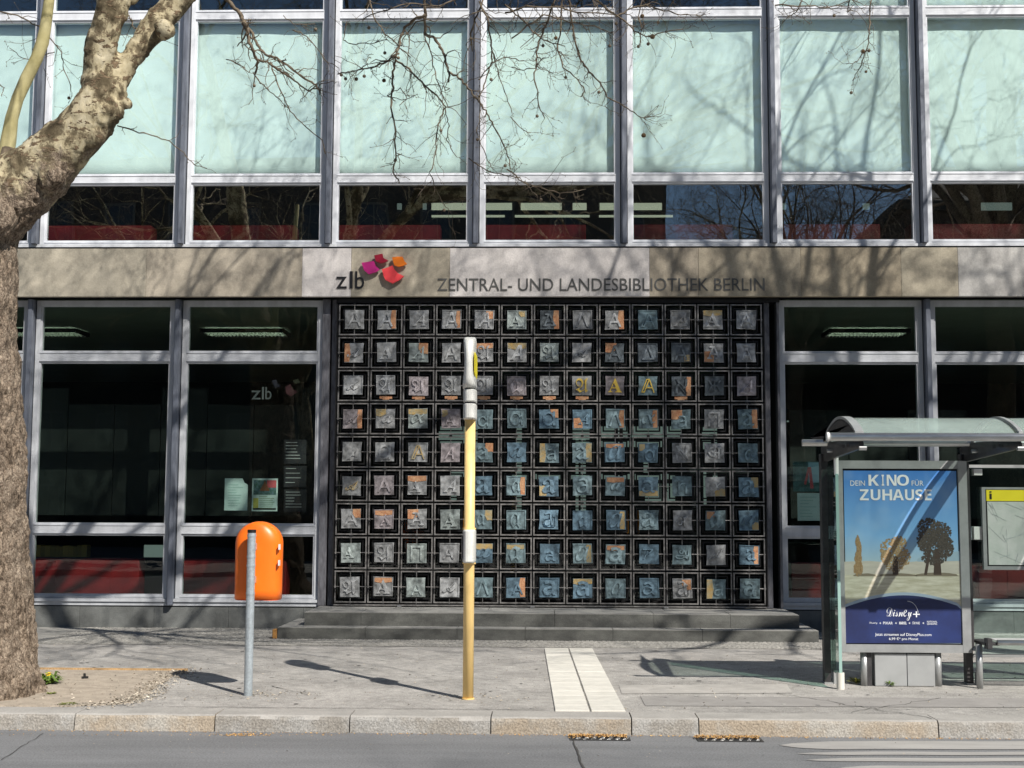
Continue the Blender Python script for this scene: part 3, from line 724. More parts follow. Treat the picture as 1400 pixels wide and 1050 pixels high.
bm = bmesh.new(); bx(bm, -.09, .09, .004, .012, -.188, -.150); bx(bm, -.05, .05, .003, .004, -.200, -.150)
cs_me = tomesh(bm, 'copper_strip', M_cop)
for c_i in (1, 2, 3, 4, 5, 6, 7, 10): link('copper_strip', cs_me, gate, (GX0+GDX*c_i, GY, GZ0-GDZ*2))
# outer frame of the grille
gx0, gx1, gz0, gz1 = GX0-.236, GX0+12*GDX+.236, GZ0-8*GDZ-.245, GZ0+.245
for (a, b, c, d) in ((gx0-.02, gx0-.004, gz0, gz1), (gx1+.004, gx1+.02, gz0, gz1)): box('frame_bar', a, b, GY-.01, GY+.12, c, d, M_black, gate)
box('frame_bar', gx0, gx1, GY, GY+.12, gz1, gz1+.05, M_black, gate); box('frame_bar', gx0, gx1, GY, GY+.12, .345, gz0, M_gateedge, gate)
for c_i in range(14): box('rail_bar', gx0+.004+c_i*GDX-.006+.0, gx0+.004+c_i*GDX+.002, GY+.02, GY+.09, gz0+.002, gz1-.002, M_black, gate)
for c_i in (2, 6, 10): box('floor_bolt', GX0+GDX*(c_i-.5)-.03, GX0+GDX*(c_i-.5)+.03, GY-.07, GY-.002, .334, .352, M_steel, gate, .004)
box('lintel_cover', -2.12, 4.19, -.17, .1, 4.635, 4.694, M_black, lib)

# ================================================================ signs on the stone band
YS = -.302
sign = empty('library_name_sign'); tag(sign, 'thin dark letters reading ZENTRAL- UND LANDESBIBLIOTHEK BERLIN on the stone band', 'sign')
S_TXT = 'ZENTRAL- UND LANDESBIBLIOTHEK BERLIN'
def width(s):
    me = text_mesh(s+'|', 1, 0, 0, 1); v = max(q.co.x for q in me.vertices); bpy.data.meshes.remove(me); return v
w0 = width('')
pos = [width(S_TXT[:k])-w0 for k in range(len(S_TXT)+1)]
a = at(597.5, 398, YS); b = at(1046, 379, YS); sx = (b.x-a.x)/(pos[-1]-.04)
z0 = at(820, 397.5, YS).z; z1 = at(820, 379.5, YS).z
gl_c = {}
for k, ch in enumerate(S_TXT):
    if ch == ' ': continue
    me = gl_c.get(ch)
    if me is None:
        me = text_mesh(ch, 1, .5, 0, 3)
        for v in me.vertices: v.co = (v.co.x*sx, -.006*(v.co.z+.5)-.001, v.co.y/.73*(z1-z0))
        me.materials.clear(); me.materials.append(M_letter); gl_c[ch] = me
    link('letter', me, sign, (a.x+pos[k]*sx, YS, z0))
logo = empty('library_logo'); tag(logo, 'black zlb letters with four tilted coloured seats on the stone band', 'logo')
for ch, r4 in (('z', (460, 474, 378.5, 394.5)), ('l', (478.5, 482, 371, 394.5)), ('b', (486, 498, 371, 395))):
    x0, x1, zz0, zz1 = rect(r4[0], r4[1], r4[2], r4[3], YS); fit_text('letter', ch, x0, x1, zz0, zz1, YS-.007, M_blackl, logo, .005)
for nm, c, P in (('dark_red_seat', (.28, .004, .025), [(512.1, 349.7), (522.9, 347.4), (524, 353.1), (530.3, 356), (527.4, 358), (520.6, 359.7), (514.3, 357.1)]),
                 ('orange_seat', (.85, .20, .01), [(536.6, 352.3), (544, 351.4), (550.3, 351.7), (552.6, 357.1), (556, 360.6), (551.4, 362.9), (544.6, 364.3), (539.4, 362.3)]),
                 ('coral_seat', (.80, .06, .07), [(522.9, 368.6), (530.9, 366.3), (536.6, 363.7), (538.9, 368.6), (543.4, 373.7), (551.4, 377.7), (545.7, 382.3), (536.6, 386.9), (527.4, 382.3), (525.1, 377.1)]),
                 ('magenta_seat', (.50, .02, .20), [(495, 359.7), (503, 358.7), (511, 357.4), (513, 363.5), (518.6, 368.5), (514, 371.5), (504.5, 374.6), (498.5, 369.5)])):
    bm = bmesh.new(); cx_ = sum(p[0] for p in P)/len(P); cy_ = sum(p[1] for p in P)/len(P)
    P = [(cx_+(p[0]-cx_)*1.06, cy_+(p[1]-cy_)*1.06) for p in P]
    q = [at(p[0], p[1], YS-.06) for p in P]; poly_y(bm, [(v.x, v.z) for v in q], YS-.075, YS-.03); obj(nm, bm, mat('logo_'+nm, c, .45), logo)
    cc = at(cx_, cy_, YS); bm = bmesh.new(); bx(bm, cc.x-.02, cc.x+.02, YS-.029, YS-.001, cc.z-.02, cc.z+.02); obj('spacer', bm, M_dsteel, logo)
#SPLIT
# ================================================================ street furniture
# waste bin on its post
PX, PY = -1.781, -6.753
pz = at(341, 724, PY).z
bin_ = empty('waste_bin', (PX, PY, 0)); tag(bin_, 'bright orange dome topped litter bin on a grey galvanised post', 'bin')
bm = bmesh.new(); tube(bm, [(0, 0, -.02), (0, 0, pz-.03)], .038, 20); obj('post', bm, M_galv, bin_, smooth=False)
bm = bmesh.new(); tube(bm, [(0, 0, pz-.029), (0, 0, pz)], .0395, 20); obj('post_cap', bm, M_black, bin_)
for zz in (.90, 1.15, 1.23, 1.42):
    bm = bmesh.new(); tube(bm, [(0, 0, zz), (0, 0, zz+.018)], .041, 20); obj('clamp_band', bm, M_galv, bin_)
# bin body: 0.43 wide, half round top, bowed front
bl0 = at(320, 816, PY+.2); bl1 = at(386, 816, PY+.2); bt = at(352, 713, PY+.2)
bw = (bl1.x-bl0.x)/2*.975; bcx = (bl0.x+bl1.x)/2-PX-.012; zb = at(352, 820, PY+.06).z; zt = at(352, 713, PY+.18).z
def binbody(bm, w_, y0, y1, z0, z1, k=28):
    rings = []
    zc = z1-w_*.92
    levels = [z0+(zc-z0)*i/6 for i in range(7)]
    prof = [(1.0, z) for z in levels]+[(math.cos(t*math.pi/2/10), zc+(z1-zc)*math.sin(t*math.pi/2/10)) for t in range(1, 11)]
    for s_, z in prof:
        s_ = max(s_, .02); r = []
        taper = 1-.02*(z1-z)/(z1-z0)
        for j in range(k):
            a = 2*math.pi*j/k; ca, sa = math.cos(a), math.sin(a); e = .72
            x = w_*s_*taper*math.copysign(abs(ca)**e, ca)
            yv = math.copysign(abs(sa)**e, sa)
            yy = (y0+y1)/2+yv*(y1-y0)/2*(.55+.45*s_)
            r.append((bcx+x, yy, z))
        rings.append(r)
    loft(bm, rings)
bm = bmesh.new(); binbody(bm, bw, .11, .41, zb, zt); o = obj('bin_body', bm, M_orange, bin_, smooth=True)
for f in o.data.polygons:
    if abs(f.normal.z) > .98 and len(f.vertices) > 4: f.use_smooth = False
bm = bmesh.new(); rg = []
for z_, s__ in ((zb-.012, .93), (zb+.012, .965)): rg.append([(bcx+bw*s__*math.copysign(abs(math.cos(2*math.pi*j/28))**.62, math.cos(2*math.pi*j/28)), .2625+.14*math.copysign(abs(math.sin(2*math.pi*j/28))**.62, math.sin(2*math.pi*j/28)), z_) for j in range(28)])
loft(bm, rg); obj('bottom_rim', bm, M_orangeE, bin_)
for zz, hh in ((1.30, .05), (1.155, .05)):
    bm = bmesh.new(); bx(bm, bcx+bw*.955, bcx+bw*.985+.003, .11, .16, zz, zz+hh); obj('sticker', bm, M_white, bin_)
bm = bmesh.new(); bx(bm, -.025, .025, .03, .13, 1.0, 1.06); bx(bm, -.025, .025, .03, .13, 1.3, 1.36); obj('bracket', bm, M_galv, bin_)

# bus stop pole
QX, QY = .208, -6.872
pole = empty('bus_stop_pole', (QX, QY, 0)); tag(pole, 'sand yellow bus stop pole with pale sign casing seen edge on', 'bus stop pole')
def zq(y): return at(641, y, QY).z
bm = bmesh.new(); tube(bm, [(0, 0, -.02), (0, 0, zq(560))], .048, 28); obj('pole', bm, M_yel, pole)
for f in pole.children[0].data.polygons: f.use_smooth = len(f.vertices) == 4
bm = bmesh.new(); tube(bm, [(0, 0, 0.002), (0, 0, .012)], .056, 28); obj('base_collar', bm, M_yel, pole)
def lens(bm, prof, k=28, e=.7, x0=0):
    rings = []
    for z, tx, ty in prof:
        rings.append([(x0+math.copysign(abs(math.cos(2*math.pi*j/k))**e, math.cos(2*math.pi*j/k))*tx, math.copysign(abs(math.sin(2*math.pi*j/k))**e, math.sin(2*math.pi*j/k))*ty, z) for j in range(k)])
    loft(bm, rings)
bm = bmesh.new()
lens(bm, [(zq(532), .060, .19), (zq(527), .062, .22), (zq(520), .056, .24), (zq(508), .047, .25), (zq(495), .045, .255), (zq(484), .048, .25), (zq(474), .054, .22), (zq(467), .057, .18), (zq(463), .053, .11), (zq(462), .04, .06)], x0=-.004)
obj('sign_casing', bm, M_sty, pole, smooth=True)
bm = bmesh.new(); lens(bm, [(zq(516), .002, .17), (zq(512), .006, .20), (zq(500), .006, .215), (zq(488), .006, .20), (zq(484), .002, .17)], e=.6, x0=.049); obj('sign_disc', bm, M_signy, pole)
for (a, b, t_) in ((534, 551, .0595), (553.5, 574, .0600)):
    bm = bmesh.new(); lens(bm, [(zq(b), t_*.93, .16), (zq(b-1.5), t_, .175), (zq(a+1), t_, .175), (zq(a), t_*.97, .165)]); obj('line_number_box', bm, M_sty, pole, smooth=False)
for (a, b) in ((532.2, 533.9), (551.2, 553.3)):
    bm = bmesh.new(); lens(bm, [(zq(b), .052, .15), (zq(a), .052, .15)]); obj('joint_ring', bm, M_dsteel, pole)
bm = bmesh.new(); lens(bm, [(zq(769), .050, .15), (zq(767), .058, .165), (zq(726), .058, .165), (zq(724), .050, .15)], x0=.002); obj('timetable_case', bm, M_sty, pole)
bm = bmesh.new(); tube(bm, [(0, 0, zq(724)), (0, 0, zq(721.5))], .060, 24); tube(bm, [(0, 0, zq(771)), (0, 0, zq(769))], .060, 24); obj('clamp_ring', bm, M_yel, pole)
bm = bmesh.new(); bx(bm, -.0605, -.052, -.12, .12, zq(763), zq(732)); obj('timetable_window', bm, M_dsteel, pole)

# ---------------------------------------------------------------- bus shelter
SX0 = 3.66; SXs = [3.66, 5.035, 6.45, 7.86]
she = empty('bus_shelter', (SX0, -5.55, 0)); tag(she, 'steel and glass bus shelter with arched glass roof in front of the library', 'bus shelter')
def sp(name, bm, mt, smooth=False):
    me = tomesh(bm, name, mt, smooth); me.transform(Matrix.Translation(-Vector(she.location))); return link(name, me, she)
YFr, YRr = -7.15, -5.80; ZR = 2.32
for X in (SXs[0], SXs[1], SXs[2], SXs[3]):
    bm = bmesh.new(); bx(bm, X-.045, X+.02, -5.60, -5.50, 0, 2.24, 0, .004); sp('post', bm, M_dsteel)
    bm = bmesh.new(); tube(bm, [(X+.012, -5.47, 0), (X+.012, -5.47, 2.2)], .034, 14); sp('post_tube', bm, M_steelp)
    for f in she.children[-1].data.polygons: f.use_smooth = True
    bm = bmesh.new(); bx(bm, X-.05, X+.04, -5.62, -5.46, .0, .015); bx(bm, X+.035, X+.075, -5.63, -5.58, 0, .13, 0, .004); sp('base_shoe', bm, M_steelp)
    # cantilever arm
    bm = bmesh.new()
    a = [(-5.50, 2.16), (-5.50, 2.31), (-5.9, 2.34), (-7.05, 2.315), (-7.12, 2.27), (-7.12, 2.235), (-6.9, 2.215)]
    vs0 = [bm.verts.new((X-.02, y, z)) for y, z in a]; vs1 = [bm.verts.new((X+.02, y, z)) for y, z in a]
    bm.faces.new(vs0); bm.faces.new(vs1[::-1])
    for j in range(len(a)): bm.faces.new((vs0[j], vs0[(j+1) % len(a)], vs1[(j+1) % len(a)], vs1[j]))
    bmesh.ops.recalc_face_normals(bm, faces=bm.faces); sp('roof_arm', bm, M_dsteel)
    bm = bmesh.new(); bx(bm, X-.022, X-.0205, -6.75, -6.65, 2.255, 2.285); bx(bm, X-.022, X-.0205, -6.55, -6.48, 2.255, 2.285); sp('arm_slot', bm, M_black)
    bm = bmesh.new(); tube(bm, [(X-.02, -7.11, 2.225), (X+.045, -7.11, 2.225)], .021, 12); tube(bm, [(X-.07, -6.02, 2.25), (X-.02, -6.02, 2.25)], .018, 12); sp('bolt', bm, M_steel)
bm = bmesh.new(); tube(bm, [(3.37, YFr, ZR+.0), (8.1, YFr, ZR)], .037, 18); sp('front_roof_tube', bm, M_steel, True)
bm = bmesh.new(); tube(bm, [(3.352, YFr, ZR), (3.372, YFr, ZR)], .041, 18); sp('tube_cap', bm, M_white)
bm = bmesh.new(); tube(bm, [(3.40, YRr+.02, ZR+.02), (8.1, YRr+.02, ZR+.02)], .034, 18); sp('rear_roof_tube', bm, M_steel, True)
def arc(t, dz=0): # t 0 front..1 rear
    y = YFr+(YRr-YFr)*t
    return (y, ZR+.03+.175*max(0,math.sin(math.pi*t))**.85+dz)
for X0, X1 in ((3.64, 4.985), (5.055, 6.42), (6.48, 7.82)):
    bm = bmesh.new(); pts = [arc(t/18) for t in range(19)]; pr = []
    for X in (X0, X1):
        pr.append([[bm.verts.new((X, y, z)) for y, z in pts], [bm.verts.new((X, y, z+.008)) for y, z in pts]])
    for j in range(18):
        bm.faces.new((pr[0][0][j], pr[1][0][j], pr[1][0][j+1], pr[0][0][j+1])); bm.faces.new((pr[0][1][j], pr[0][1][j+1], pr[1][1][j+1], pr[1][1][j]))
        for e_ in (0, 1): bm.faces.new((pr[e_][0][j], pr[e_][0][j+1], pr[e_][1][j+1], pr[e_][1][j]))
    M_roofg = MATS.get('roof_glass')
    if not M_roofg:
        M_roofg = mat('roof_glass', (.50, .58, .55), .35, var=.12, scale=2.5, spec=.7); nn = M_roofg.node_tree
        o2 = nn.nodes['Material Output']; pb = nn.nodes['Principled BSDF']; ms = nn.nodes.new('ShaderNodeMixShader'); tr = nn.nodes.new('ShaderNodeBsdfTransparent'); tr.inputs[0].default_value = (.86, .93, .90, 1)
        ms.inputs[0].default_value = .30; nn.links.new(tr.outputs[0], ms.inputs[1]); nn.links.new(pb.outputs[0], ms.inputs[2]); nn.links.new(ms.outputs[0], o2.inputs[0])
    bmesh.ops.recalc_face_normals(bm, faces=bm.faces); sp('roof_glass', bm, M_roofg)
for X in (3.64, 5.02, 6.45, 7.84):   # arched ribs
    bm = bmesh.new(); wdt = .075 if X < 3.7 else .035; rings = []
    for t in range(19):
        y, z = arc(t/18); rings.append([(X-wdt+.035, y, z-.012), (X+.035, y, z-.012), (X+.035, y, z+.022), (X-wdt+.035, y, z+.022)])
    loft(bm, rings); bmesh.ops.recalc_face_normals(bm, faces=bm.faces); sp('roof_rib', bm, M_steelp)
for X in (3.600, ):   # closed end of the arch
    bm = bmesh.new(); pts = [arc(t/18, -.004) for t in range(19)]+[(YRr+.25, ZR+.05), (YRr+.62, ZR+.105), (YFr+.35, ZR+.05)]
    a = [bm.verts.new((X, y, z)) for y, z in pts]; b = [bm.verts.new((X+.006, y, z)) for y, z in pts]
    bm.faces.new(a); bm.faces.new(b[::-1])
    for j in range(len(a)): bm.faces.new((a[j], a[(j+1) % len(a)], b[(j+1) % len(a)], b[j]))
    bmesh.ops.recalc_face_normals(bm, faces=bm.faces); sp('roof_end_plate', bm, M_dsteel)
# side glass screen and its foot
bm = bmesh.new(); bx(bm, 3.672, 3.684, -6.02, -5.62, .13, 2.12); sp('side_glass', bm, glass('side_glass_mat', (.72, .90, .84), 1.3))
bm = bmesh.new(); tube(bm, [(3.68, -6.0, 0), (3.68, -6.0, .155)], .037, 18); sp('glass_foot', bm, mat('cream_foot', (.66, .64, .57), .5))
bm = bmesh.new(); tube(bm, [(3.68, -6.0, 2.02), (3.68, -6.0, 2.22)], .022, 12); sp('glass_clamp', bm, M_white)
bm = bmesh.new(); bx(bm, 3.664, 3.692, -6.03, -6.018, .155, 2.03); sp('glass_edge', bm, mat('green_glass_edge', (.30, .46, .42), .25, spec=.8))
# rear glass panes
for X0, X1 in ((5.10, 6.41), (6.51, 7.82)):
    bm = bmesh.new(); bx(bm, X0, X1, -5.52, -5.512, .28, 2.12); sp('rear_glass', bm, M_glassS)
    bm = bmesh.new()
    for zz in (.26, 2.11): bx(bm, X0-.05, X1+.05, -5.53, -5.50, zz, zz+.03)
    sp('glass_rail', bm, M_steelp)
for (ya, yb) in ((641, 650), (720, 738)):
    a = at(1333, ya, -5.55); b = at(1341, yb, -5.55); bm = bmesh.new(); bx(bm, a.x-.02, b.x+.01, -5.57, -5.50, b.z, a.z, 0, .004); sp('glass_bracket', bm, M_white)
# bench
ben = empty('bench', (5.15, -5.9, 0)); tag(ben, 'steel bench with round front tube inside the bus shelter', 'bench')
bm = bmesh.new(); za = at(1380, 878.5, -6.0).z
tube(bm, [(5.16, -6.0, za), (7.7, -6.0, za)], .026, 14); o = obj('front_tube', bm, M_steel, None, smooth=True); o.data.transform(Matrix.Translation(-Vector(ben.location))); o.parent = ben
bm = bmesh.new()
for q in range(9): tube(bm, [(5.2, -5.95+q*.035, za+.004), (7.68, -5.95+q*.035, za+.004)], .007, 6)
o = obj('seat_wires', bm, M_steelp); o.data.transform(Matrix.Translation(-Vector(ben.location))); o.parent = ben
for X in (5.10, 7.6):
    bm = bmesh.new(); bx(bm, X-.06, X+.08, -6.0, -5.58, za-.03, za-.005, 0, .004); bx(bm, X-.05, X+.0, -6.05, -5.95, za-.06, za+.04, 0, .006)
    bx(bm, X-.02, X+.02, -5.68, -5.60, 0, za-.03)
    o = obj('bench_bracket', bm, M_dsteel); o.data.transform(Matrix.Translation(-Vector(ben.location))); o.parent = ben
for X in (5.07, 6.9):
    bm = bmesh.new(); tube(bm, [(X-.04, -5.86, 0), (X-.04, -5.86, za-.03)], .03, 12); o = obj('leg', bm, M_steelp, smooth=True); o.data.transform(Matrix.Translation(-Vector(ben.location))); o.parent = ben

# information board on the rear glass
YI = -5.60
a = at(1342, 666, YI); b = at(1342, 779, YI); X1 = a.x+1.25
inf = empty('information_board', (a.x, YI, b.z)); tag(inf, 'map board with yellow header and letter i in the bus shelter', 'information board')
def ip(name, x0, x1, y0, y1, z0, z1, mt):
    bm = bmesh.new(); bx(bm, x0-a.x, x1-a.x, y0, y1, z0-b.z, z1-b.z); return obj(name, bm, mt, inf)
X0 = a.x; Z0 = b.z; Z1 = a.z
for (p, q, r, s) in ((X0, X0+.035, Z0, Z1), (X1-.035, X1, Z0, Z1), (X0+.035, X1-.035, Z0, Z0+.035), (X0+.035, X1-.035, Z1-.022, Z1)): ip('frame', p, q, 0, .05, r, s, M_steelp)
ip('inner_edge', X0+.035, X1-.035, .012, .045, Z0+.035, Z1-.022, M_black)
Zh = at(1360, 685, YI).z
ip('header', X0+.046, X1-.046, .005, .012, Zh, Z1-.026, M_signy)
ip('map_sheet', X0+.052, X1-.05, .007, .012, Z0+.048, Zh-.006, mat('map_paper', (.48, .52, .48), .6, col2=(.60, .61, .59), scale=7, detail=8))
me = text_mesh('i', 1, .5, 0, 3)
xs = [v.co.x for v in me.vertices]; ys = [v.co.y for v in me.vertices]
zi0 = Zh+.018-b.z; zi1 = Z1-.04-b.z
for v in me.vertices: v.co = ((v.co.x-min(xs))/(max(xs)-min(xs))*.024+.075, .003-.002*v.co.z*2, zi0+(v.co.y-min(ys))/(max(ys)-min(ys))*(zi1-zi0))
me.materials.clear(); me.materials.append(M_blackl); link('letter', me, inf)
bm = bmesh.new(); rr = random.Random(2)
for q in range(70):
    x = rr.uniform(.07, 1.1); z = rr.uniform(.06, Zh-b.z-.06); th = rr.choice([.3, 1.87, 1.2, 2.7])+rr.gauss(0, .1); l_ = rr.uniform(.05, .3)
    x2 = min(max(x+l_*math.cos(th), .06), 1.17); z2 = min(max(z+l_*math.sin(th), .055), Zh-b.z-.02)
    tube(bm, [(x, .0055, z), (x2, .0055, z2)], rr.choice([.0012, .0018, .003]), 4, cap=False)
obj('route_lines', bm, mat('map_lines', (.50, .54, .53), .6), inf)

# ---------------------------------------------------------------- advertising board
YA = -5.80
def A(x, y): return at(x, y, YA)
tl, br = A(1152, 640.5), A(1316.5, 882)
ax0, ax1, az0, az1 = tl.x, br.x, br.z, tl.z
adv = empty('advertising_board', ((ax0+ax1)/2, YA, 0)); tag(adv, 'silver framed advertising board with blue cinema poster at the bus shelter', 'advertising board')
OX = adv.location.x
def ab(name, x0, x1, y0, y1, z0, z1, mt, bev=0, par=None):
    bm = bmesh.new(); bx(bm, x0-OX, x1-OX, y0, y1, z0, z1, 0, bev); return obj(name, bm, mt, par or adv)
fl, fr, ft, fb = .045, .085, .078, .075
ab('frame', ax0-fl, ax0, -.0, .16, az0-fb, az1+ft, M_steelp, .003); ab('frame', ax1, ax1+fr, -.0, .16, az0-fb, az1+ft, M_steelp, .003)
ab('frame', ax0, ax1, .002, .16, az1, az1+ft, M_steelp); ab('frame', ax0, ax1, .002, .16, az0-fb, az0, M_steelp)
ab('gasket', ax0+.0005, ax1-.0005, .030, .15, az0+.0005, az1-.0005, M_black)
ab('frame_edge', ax1+fr+.001, ax1+fr+.03, .02, .14, az0-fb+.05, az1+ft-.02, M_dsteel)
for px in (1184, 1285):
    X = A(px, 900).x; bm = bmesh.new(); tube(bm, [(X-OX, .08, 0), (X-OX, .08, az0-fb)], .036, 18); obj('leg', bm, M_steelp, adv, smooth=True)
X = A(1194, 900).x; ab('leg_plate', X-.055, X-.005, .05, .14, 0, az0-fb-.001, M_dsteel)
X = A(1282, 900).x; ab('leg_plate', X-.05, X-.008, .10, .14, 0, az0-fb-.001, M_dsteel)
c0, c1, c2 = A(1197, 900).x, A(1241, 900).x, A(1279, 900).x
M_cab = mat('cabinet_grey', (.36, .37, .37), .5, .2, var=.08, scale=3)
ab('cabinet_door', c0, c1-.003, .03, .2, .004, az0-fb-.012, M_cab, .003); ab('cabinet_door', c1+.003, c2, .03, .2, .004, az0-fb-.012, M_cab, .003)
# the printed poster (flat print, built as thin layers)
pos_ = ab('poster', ax0+.012, ax1-.012, .018, .028, az0+.012, az1-.02, None)
pm = bpy.data.materials.new('poster_print_sky'); pm.use_nodes = True; n = pm.node_tree.nodes; L = pm.node_tree.links; b = n['Principled BSDF']
g = n.new('ShaderNodeTexCoord'); sx_ = n.new('ShaderNodeSeparateXYZ'); L.new(g.outputs['Object'], sx_.inputs[0]); r = n.new('ShaderNodeMapRange'); r.inputs[1].default_value = az0; r.inputs[2].default_value = az1
L.new(sx_.outputs[2], r.inputs[0]); cr = n.new('ShaderNodeValToRGB'); L.new(r.outputs[0], cr.inputs[0]); cr.color_ramp.elements[0].position = .40; cr.color_ramp.elements[0].color = (.42, .50, .52, 1)
cr.color_ramp.elements[1].position = 1; cr.color_ramp.elements[1].color = (.055, .20, .55, 1); e = cr.color_ramp.elements.new(.62); e.color = (.20, .42, .70, 1)
e = cr.color_ramp.elements.new(.47); e.color = (.36, .50, .58, 1)
tn = n.new('ShaderNodeTexNoise'); tn.inputs['Scale'].default_value = 3; L.new(g.outputs['Object'], tn.inputs[0]); mxx = n.new('ShaderNodeMix'); mxx.data_type = 'RGBA'; mxx.blend_type = 'MIX'
rm = n.new('ShaderNodeMapRange'); rm.inputs[1].default_value = .5; rm.inputs[2].default_value = .75; rm.inputs[4].default_value = .35; L.new(tn.outputs[0], rm.inputs[0]); L.new(rm.outputs[0], mxx.inputs[0]); L.new(cr.outputs[0], mxx.inputs[6]); mxx.inputs[7].default_value = (.45, .60, .72, 1)
L.new(mxx.outputs[2], b.inputs['Base Color']); b.inputs['Roughness'].default_value = .35
pos_.data.materials.clear(); pos_.data.materials.append(pm)
def flat(name, P, lay, mt):
    q = [A(x, y) for x, y in P]; bm = bmesh.new(); y = .018-.0006*lay
    poly_y(bm, [(v.x-OX, v.z) for v in q], y-.0005, y); 
    o = obj(name, bm, mt, pos_); return o
px0, px1 = 1153.8, 1314.6
M_sand = mat('poster_sand', (.42, .39, .28), .45, col2=(.62, .59, .48), scale=6, stretch=(1, 1, 7)); M_sandf = mat('poster_far_sand', (.50, .47, .40), .45, var=.08, scale=6, stretch=(1, 1, 5))
flat('far_plain', [(px0, 768), (1190, 767), (1230, 770), (1268, 766), (px1, 767), (px1+1, 790), (px0+.5, 790)], 1, M_sandf)
flat('far_hills', [(1255, 764), (1268, 758), (1280, 755), (1294, 757), (px1, 753), (px1, 767), (1255, 768)], 1.5, mat('poster_hills', (.30, .42, .50), .45))
flat('sand', [(px0+.3, 786), (1200, 785), (1260, 784), (px1+.7, 785), (px1+1.6, 879), (px0+2.2, 879)], 2, M_sand)
def blob(cx, cy, wx, hy, seed, n=14, top=.75):
    rr = random.Random(seed); P = []
    for j in range(n):
        t = math.pi*j/(n-1); P.append((cx-wx*math.cos(t)*(1+rr.uniform(-.08, .08)), cy-hy*max(0,math.sin(t))**top*(1+rr.uniform(-.07, .07))))
    return P
M_rkb = mat('poster_dry_grass', (.22, .13, .06), .45, col2=(.40, .28, .14), scale=60); M_rkd = mat('poster_dark_tree', (.030, .026, .022), .45, col2=(.10, .085, .07), scale=60)
M_rkm = mat('poster_tan_bush', (.20, .13, .06), .45, col2=(.46, .34, .19), scale=60); M_rks = mat('poster_bark', (.06, .04, .03), .45)
def clump(name, spots, n, sz, lay, mt, seed, el=1.0):
    rr = random.Random(seed); bm = bmesh.new(); y = .018-.0006*lay
    for k_ in range(n):
        cx, cy, rx, ry = spots[rr.randrange(len(spots))]; t = rr.uniform(0, 6.28); q_ = math.sqrt(rr.random()); v = A(cx+rx*q_*math.cos(t), cy+ry*q_*math.sin(t)); s_ = sz*rr.uniform(.5, 1.3)*.007; th = rr.uniform(0, 6.28)
        pts = [(v.x-OX+s_*math.cos(th+j*1.257)*rr.uniform(.6, 1), v.z+el*s_*math.sin(th+j*1.257)*rr.uniform(.6, 1)) for j in range(5)]
        bm.faces.new([bm.verts.new((p_[0], y-rr.random()*.0004, p_[1])) for p_ in pts])
    bmesh.ops.recalc_face_normals(bm, faces=bm.faces)
    o = obj(name, bm, mt, pos_); o['kind'] = 'stuff'
flat('ground_shade', blob(1183, 788, 16, 4, 1), 2.6, mat('poster_shade', (.20, .17, .12), .45)); flat('ground_shade', blob(1228, 788, 27, 4, 2), 2.6, MATS['poster_shade']); flat('ground_shade', blob(1281, 788, 30, 5, 3), 2.6, MATS['poster_shade'])
clump('printed_grass_tuft', [(1174, 778, 6, 8), (1174, 764, 4.5, 12), (1175, 750, 3, 9), (1173, 740, 2, 5)], 500, 1.3, 3, M_rkb, 4, 3.2)
flat('printed_trunk', [(1221, 786), (1222, 760), (1228, 760), (1229, 786)], 3, M_rks)
clump('printed_bush', [(1225, 768, 16, 15), (1218, 750, 14, 13), (1229, 743, 11, 10), (1212, 762, 7, 10), (1236, 762, 9, 12)], 900, 1.6, 3.4, M_rkm, 5)
flat('printed_trunk', [(1277, 786), (1279, 750), (1285, 750), (1288, 786)], 3, M_rks); flat('printed_trunk', [(1264, 786), (1270, 752), (1274, 752), (1268, 786)], 3, M_rks)
clump('printed_tree_crown', [(1280, 742, 22, 15), (1272, 722, 17, 14), (1286, 728, 15, 14), (1294, 748, 11, 14), (1266, 740, 12, 14), (1278, 762, 17, 10)], 1500, 1.8, 3.4, M_rkd, 6)
# navy dome at the bottom
dome = [(px0+1.2, 831)]+[(px0+1.2+(px1-px0)*t/24, 831-17*max(0,math.sin(math.pi*t/24))**.9-(2 if False else 0)) for t in range(1, 24)]+[(px1+.8, 834), (px1+1.4, 879.5), (px0+2, 879.5)]
halo = [(x, y-4) for x, y in dome[:25]]+dome[25:]
flat('pale_arc', halo[:-2]+[(px1+1.2, 850), (px0+1.6, 850)], 4, mat('poster_arc', (.34, .42, .52), .45))
flat('navy_dome', dome, 5, mat('poster_navy', (.022, .040, .155), .4, col2=(.015, .02, .07), scale=1.5))
M_pw = mat('poster_white', (.78, .80, .82), .45)
def ptext(s, xa, xb, ya, yb, lay=6, mt=M_pw, shear=0):
    a = A(xa, yb); b = A(xb, ya); o = fit_text('letter', s, a.x-OX, b.x-OX, a.z, b.z, .018-.0006*lay, mt, pos_, .0003, 0, shear); return o
ptext('DEIN', 1163, 1183, 657, 664)
for ch, xa, xb in (('K', 1188, 1202), ('I', 1206, 1209), ('N', 1213, 1226), ('O', 1227, 1243)): ptext('𝗞' if ch == 'K' else ('𝗡' if ch == 'N' else ('𝗢' if ch == 'O' else '𝗜')), xa, xb, 649, 664)
ptext('FÜR', 1247, 1263, 655.5, 664)
for ch, xa, xb in (('𝗭', 1176, 1188), ('𝗨', 1191, 1204), ('𝗛', 1207, 1220), ('𝗔', 1221, 1236), ('𝗨', 1238, 1250), ('𝗦', 1252, 1262), ('𝗘', 1265, 1274)): ptext(ch, xa, xb, 669, 684)
ptext('𝒟𝒾𝓈𝓃𝑒𝓎', 1213, 1247, 831, 848.5)
ptext('+', 1249, 1258, 836, 844)
